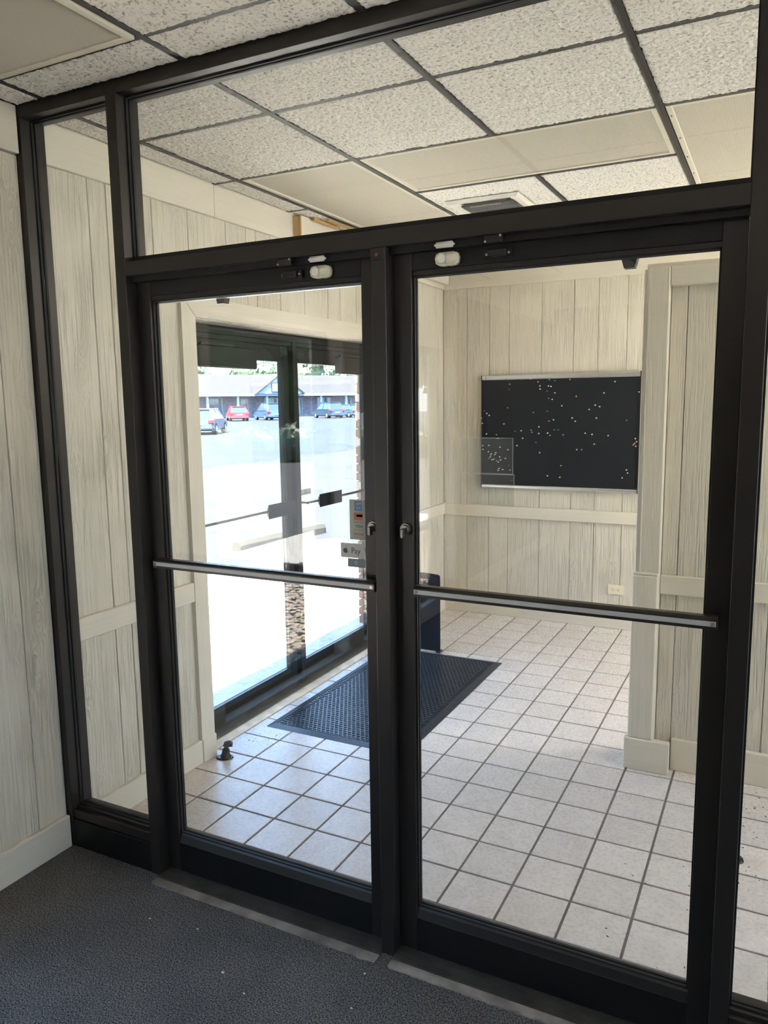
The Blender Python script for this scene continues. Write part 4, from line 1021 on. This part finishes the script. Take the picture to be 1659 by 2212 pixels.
for k, (x, y) in enumerate(spots[:290]):
    o = obj('rock', RM[k % 6], None, rb); s_ = random.uniform(.022, .038); o.scale = (s_, s_, s_); o.location = (x, y, -.070 + random.uniform(0, .02)); o.rotation_euler = (random.uniform(-.4, .4), random.uniform(-.4, .4), random.uniform(0, 6.28))
vs, fs, mi = [], [], []
tpl = [([v_.co.copy() for v_ in me.vertices], [tuple(p.vertices) for p in me.polygons]) for me in RM]
for k, (x, y) in enumerate(spots[290:]):
    V_, F_ = tpl[k % 6]; s_ = random.uniform(.022, .038); R_ = Matrix.Rotation(random.uniform(0, 6.28), 3, 'Z'); b0 = len(vs); off = Vector((x, y, -.070 + random.uniform(0, .02)))
    for v_ in V_: vs.append(R_ @ (v_ * s_) + off)
    for f_ in F_: fs.append(tuple(b0 + q for q in f_)); mi.append(k % 3)
me = bpy.data.meshes.new('rocks'); me.from_pydata(vs, [], fs); me.update()
for mm in ('rock_tan', 'rock_grey', 'rock_pink'): me.materials.append(MATS[mm])
me.polygons.foreach_set('material_index', mi); obj('loose_rocks', me, None, rb, kind='stuff')

# foliage helper: crown of small leaf quads over blob volumes
def crown(blobs, n, size, mat, name, parent, seed=0, top=False):
    rnd = random.Random(seed); vs, fs = [], []
    for k in range(n):
        c, r = blobs[rnd.randrange(len(blobs))]
        d = Vector((rnd.gauss(0, 1), rnd.gauss(0, 1), rnd.gauss(0, 1))).normalized()
        p = Vector(c) + Vector((d.x * r[0], d.y * r[1], d.z * r[2])) * (rnd.uniform(.72, 1.03))
        nrm = (d + Vector((rnd.uniform(-.7, .7), rnd.uniform(-.7, .7), rnd.uniform(-.7, .7)))).normalized()
        a = nrm.orthogonal().normalized(); b = nrm.cross(a); s = size * rnd.uniform(.6, 1.3)
        q = len(vs); vs += [p + a * s, p + b * s * .6, p - a * s, p - b * s * .6]; fs.append((q, q + 1, q + 2, q + 3))
    # inner dark masses so that no sky shows through
    for c, r in blobs:
        bm = bmesh.new(); bmesh.ops.create_icosphere(bm, subdivisions=2, radius=.86)
        q = len(vs)
        for v_ in bm.verts: vs.append(Vector(c) + Vector((v_.co.x * r[0], v_.co.y * r[1], v_.co.z * r[2])) * (1 + .12 * noise.noise(v_.co * 2.5 + Vector(c))))
        for f_ in bm.faces: fs.append(tuple(q + v_.index for v_ in f_.verts))
        bm.free()
    me = bpy.data.meshes.new(name); me.from_pydata(vs, [], fs); me.update(); me.materials.append(MATS[mat])
    return obj(name, me, None, parent)
def tree(x, y, h, r, mat, label, grp, seed, n=2600, size=.22, low=.62):
    t = thing('tree', label, 'tree', grp); rnd = random.Random(seed)
    bm = bmesh.new(); tube(bm, [(x, y, -.15), (x + .1, y, h * .3), (x, y + .1, h * .6)], [.035 * h, .026 * h, .015 * h], 8); obj('trunk', bm, 'bark', t)
    blobs = [((x, y, h * low), (r * .9, r * .9, h * (.98 - low)))]
    for k in range(7):
        a = k * .9 + rnd.uniform(0, .5); q = r * rnd.uniform(.45, .75)
        blobs.append(((x + q * math.cos(a), y + q * math.sin(a), h * rnd.uniform(low - .24, .82)), (r * rnd.uniform(.35, .55),) * 2 + (h * rnd.uniform(.13, .2),)))
    crown(blobs, n, size, mat, 'foliage', t, seed)
# trees behind the strip mall (seen between the closers and under the door head)
for k, (x, y, h, r) in enumerate(((-91, 86, 10.0, 4.6), (-84, 95, 9.6, 4.4), (-78.0, 104, 11.0, 4.6), (-74.0, 113.5, 10.8, 4.6), (-70, 122, 11.8, 5.0), (-62, 133, 11.4, 5.0))):
    tree(x, y, h, r, 'leaf_mid', 'green leafy tree behind the strip building roof, %s from the left' % ordinal(k + 1), 'trees behind the strip building', 40 + k, 3000, .34)
# dark trees beyond the dining windows, seen reflected in the door glass
for k, (x, y, h, r) in enumerate(((-18, -22, 11, 4.6), (-27.5, -23.5, 12, 4.8), (-37.5, -21.5, 13, 4.9), (-21.8, -34.8, 13, 4.9), (-11.5, -32.5, 12, 4.8), (-32.8, -32.8, 14, 4.9), (-48.5, -27, 14, 4.9), (-28.3, -12.0, 11, 4.4))):
    tree(x, y, h, r, 'leaf_dark', 'dark evergreen beyond the dining room windows, %s nearest to the glass' % ordinal((1, 3, 6, 5, 4, 7, 8, 2)[k]), 'dark trees beyond the side lot', 60 + k, 3200, .3, .47)
hd = thing('hedge', 'low clipped green hedge along the far side of the side lot', 'hedge')
crown([((-16 + k * .9, -15.5 - k * .75, .35), (.9, .7, .75)) for k in range(-6, 9)], 3600, .11, 'leaf_mid', 'foliage', hd, 5)

# brick pier outside the right-hand leaf
bpz = thing('brick_pier', 'narrow brick pier just outside the outer right door', 'pier')
box('mortar_core', -2.888, -2.68, 3.275, 3.50, -.1, 2.7, 'mortar', bpz)
bmh = bmesh.new(); bxm(bmh, 0, .112, 0, .10, 0, .056, .003); mh = bpy.data.meshes.new('brick'); bmh.to_mesh(mh); bmh.free(); mh.materials.append(MATS['brick_orange'])
bmh = bmesh.new(); bxm(bmh, 0, .112, 0, .10, 0, .056, .003); mh2 = bpy.data.meshes.new('brick'); bmh.to_mesh(mh2); bmh.free(); mh2.materials.append(MATS['rock_pink'])
for c in range(41):
    z = -.095 + c * .067
    xs = [-2.901, -2.784]
    for r_ in range(2):
        for x in xs:
            o = obj('brick', mh if random.random() < .75 else mh2, None, bpz); o.location = (x + random.uniform(-.002, .002), 3.265 + r_ * .118, z)

# eaves of our own building
rf = struct('roof'); box('roof_slab', -2.80, 5.0, -7.6, 4.4, 2.92, 3.1, 'plaster_wall', rf); 

# --- strip building across the lot
O_ = Vector((-61.68, 69.84, -.12)); U = Vector((10.04, 20.86, 0)).normalized(); V_ = Vector((-U.y, U.x, 0))
SM = Matrix(((U.x, V_.x, 0, O_.x), (U.y, V_.y, 0, O_.y), (0, 0, 1, O_.z), (0, 0, 0, 1)))
sb = thing('strip_building', 'long low strip building with pale shingle roof and blue gable', 'building')
def sbx(name, lst, mat, parent=sb, **p):
    bm = bmesh.new()
    for b in lst: bxm(bm, *b)
    bm.transform(SM); return obj(name, bm, mat, parent, **p)
sbx('wall', [(-40, 60, 2.4, 14, 0, 3.0)], 'mall_brick')
bm = bmesh.new(); prism(bm, [(-.6, 2.95), (8.0, 5.65), (16, 2.95)], 'x', -40, 60); bm.transform(SM); obj('roof', bm, 'shingle', sb)
sbx('fascia', [(-40, 60, -.65, -.55, 2.72, 3.02)], 'blue_trim')
gc = 11.2
bm = bmesh.new(); prism(bm, [(gc - 3.3, 3.0), (gc + 3.3, 3.0), (gc, 5.35)], 'y', -1.0, -.8); bm.transform(SM); gb = obj('gable', bm, 'blue_trim', sb, label='blue triangular gable with a framed sign')
bm = bmesh.new(); prism(bm, [(gc - 3.6, 2.95), (gc, 5.50), (gc + 3.6, 2.95), (gc + 3.3, 2.95), (gc, 5.32), (gc - 3.3, 2.95)], 'y', -1.15, 6); bm.transform(SM); obj('gable_roof', bm, 'shingle', sb)
sbx('sign_frame', [(gc - 1.35, gc + 1.35, -1.06, -1.0, 3.15, 4.35)], 'sign_black', gb)
sgn = sbx('sign_board', [(gc - 1.22, gc + 1.22, -1.10, -1.05, 3.27, 4.23)], 'sign_white', gb)
text_obj('sign_letters', 'AS', 1.0, SM @ Vector((gc, -1.13, 3.75)), SM.to_3x3().to_4x4() @ FRONT, 'sign_black', gb, ext=.02)
for k in range(-9, 14):
    x = k * 4.0 + 1.6
    sbx('post', [(x - .13, x + .13, -.35, -.1, 0, 2.75)], 'mall_post')
for k in range(-9, 14):
    x = k * 4.0 + 2.6
    if k % 2 == 0:
        w_ = sbx('window', [(x, x + 2.2, 2.30, 2.42, .3, 2.5)], 'mall_post'); sbx('pane', [(x + .08, x + 1.05, 2.27, 2.31, .38, 2.42), (x + 1.13, x + 2.12, 2.27, 2.31, .38, 2.42)], 'mall_glass', w_)
    else:
        w_ = sbx('door', [(x + .6, x + 1.7, 2.30, 2.42, 0, 2.4)], 'mall_post'); sbx('pane', [(x + .7, x + 1.6, 2.27, 2.31, .15, 2.3)], 'mall_glass', w_)
up = thing('utility_pole', 'distant utility pole with crossarm above the far trees', 'pole')
bm = bmesh.new(); tube(bm, [(-69.4, 92.6, -.12), (-69.4, 92.6, 8.0)], [.16, .11], 8); obj('pole', bm, 'utility_wood', up)
bm = bmesh.new(); tube(bm, [(-70.5, 92.1, 7.5), (-68.3, 93.1, 7.5)], .08, 6); obj('crossarm', bm, 'utility_wood', up)
for k in range(4):
    bm = bmesh.new(); f_ = k / 3; cyl(bm, (-70.4 + 2.0 * f_, 92.15 + .9 * f_, 7.7), 'z', .09, .26, 8); obj('insulator', bm, 'sign_white', up)

# --- cars
def car(x, y, ang, paint, label, kind='hatch', roof=None, grp='cars parked across the lot'):
    t = thing('car', label, 'car', grp)
    M = Matrix.Translation((x, y, -.045)) @ Matrix.Rotation(ang, 4, 'Z')
    tall = kind == 'suv'
    H = 1.72 if tall else 1.45; L = 4.5; Wd = .92
    belt = .98 if tall else .88
    low = [(-L / 2, .34), (-L / 2 + .05, .62), (-L / 2 + .12, belt), (-L / 2 + .7, belt + .04), (L / 2 - 1.35, belt), (L / 2 - .25, .78), (L / 2, .60), (L / 2 + .02, .34), (L / 2 - .35, .22), (-L / 2 + .3, .22)]
    bm = bmesh.new(); prism(bm, low, 'y', -Wd, Wd); bmesh.ops.bevel(bm, geom=[e for e in bm.edges if abs(e.verts[0].co.y - e.verts[1].co.y) < 1e-5], offset=.09, segments=2, affect='EDGES'); bm.transform(M); obj('body', bm, paint, t)
    bk = -L / 2 + (.22 if kind != 'sedan' else .75)
    up_ = [(bk, belt), (bk + .35, H - .12), (bk + .75, H), (.45, H), (1.25, belt)]
    bm = bmesh.new()
    A_ = [bm.verts.new((u, -Wd + .06 + .22 * (w - belt) / (H - belt), w)) for u, w in up_]; B_ = [bm.verts.new((u, Wd - .06 - .22 * (w - belt) / (H - belt), w)) for u, w in up_]
    bm.faces.new(A_); bm.faces.new(B_[::-1])
    for k in range(5): bm.faces.new((A_[k], B_[k], B_[(k + 1) % 5], A_[(k + 1) % 5]))
    bmesh.ops.recalc_face_normals(bm, faces=bm.faces[:]); bm.transform(M); obj('cabin_glass', bm, 'car_glass', t)
    bm = bmesh.new(); bxm(bm, bk + .45, .55, -Wd + .22, Wd - .22, H - .02, H + .035, .015)
    for sy in (-1, 1):
        tube(bm, [(bk + .02, sy * (Wd - .07), belt), (bk + .40, sy * (Wd - .26), H - .08), (bk + .75, sy * (Wd - .28), H)], .045, 6); tube(bm, [(.45, sy * (Wd - .28), H), (1.27, sy * (Wd - .07), belt)], .04, 6); tube(bm, [(-.25, sy * (Wd - .05), belt), (-.25, sy * (Wd - .27), H)], .045, 6)
    bm.transform(M); obj('roof', bm, roof or paint, t)
    for sx in (-1.38, 1.38):
        for sy in (-1, 1):
            bm = bmesh.new(); cyl(bm, (sx, sy * (Wd - .10), .33), 'y', .33, .24, 20); bm.transform(M); w_ = obj('wheel', bm, 'tyre', t)
            bm = bmesh.new(); cyl(bm, (sx, sy * (Wd + .022), .33), 'y', .19, .02, 12); bm.transform(M); obj('hubcap', bm, 'aluminium', w_)
    for sy in (-1, 1):
        bm = bmesh.new(); bxm(bm, -L / 2 + .0, -L / 2 + .28, *sorted((sy * (Wd - .30), sy * (Wd + .012))), belt - .22, belt - .02, .02); bm.transform(M); obj('tail_light', bm, 'tail_red', t)
    bm = bmesh.new(); bxm(bm, -L / 2 - .012, -L / 2 + .05, -.26, .26, .56, .68); bm.transform(M); obj('number_plate', bm, 'sign_white', t)
    bm = bmesh.new(); bxm(bm, -L / 2 - .03, -L / 2 + .12, -Wd + .06, Wd - .06, .30, .42, .02); bm.transform(M); obj('bumper', bm, 'car_black', t)
aU = math.atan2(V_.y, V_.x)     # nose towards the building
car(-30.6, 34.6, math.radians(118), 'car_silver', 'grey blue hatchback with pale roof nearest the lot, partly cut off', 'hatch', 'car_roof_light')
car(-49.6, 62.3, aU - .35, 'car_red', 'bright red hatchback parked left of the dark blue suv', 'hatch')
car(-48.0, 65.6, aU - .15, 'car_blue', 'dark blue suv parked beside the red hatchback', 'suv')
car(-45.5, 73.6, aU - .1, 'car_black', 'black suv parked right of the gable', 'suv')
car(-44.9, 77.2, aU, 'car_blue', 'dark sedan parked between the black suv and a red car', 'sedan')
car(-43.6, 79.6, aU, 'car_red', 'red car at the right end of the parked row', 'suv')
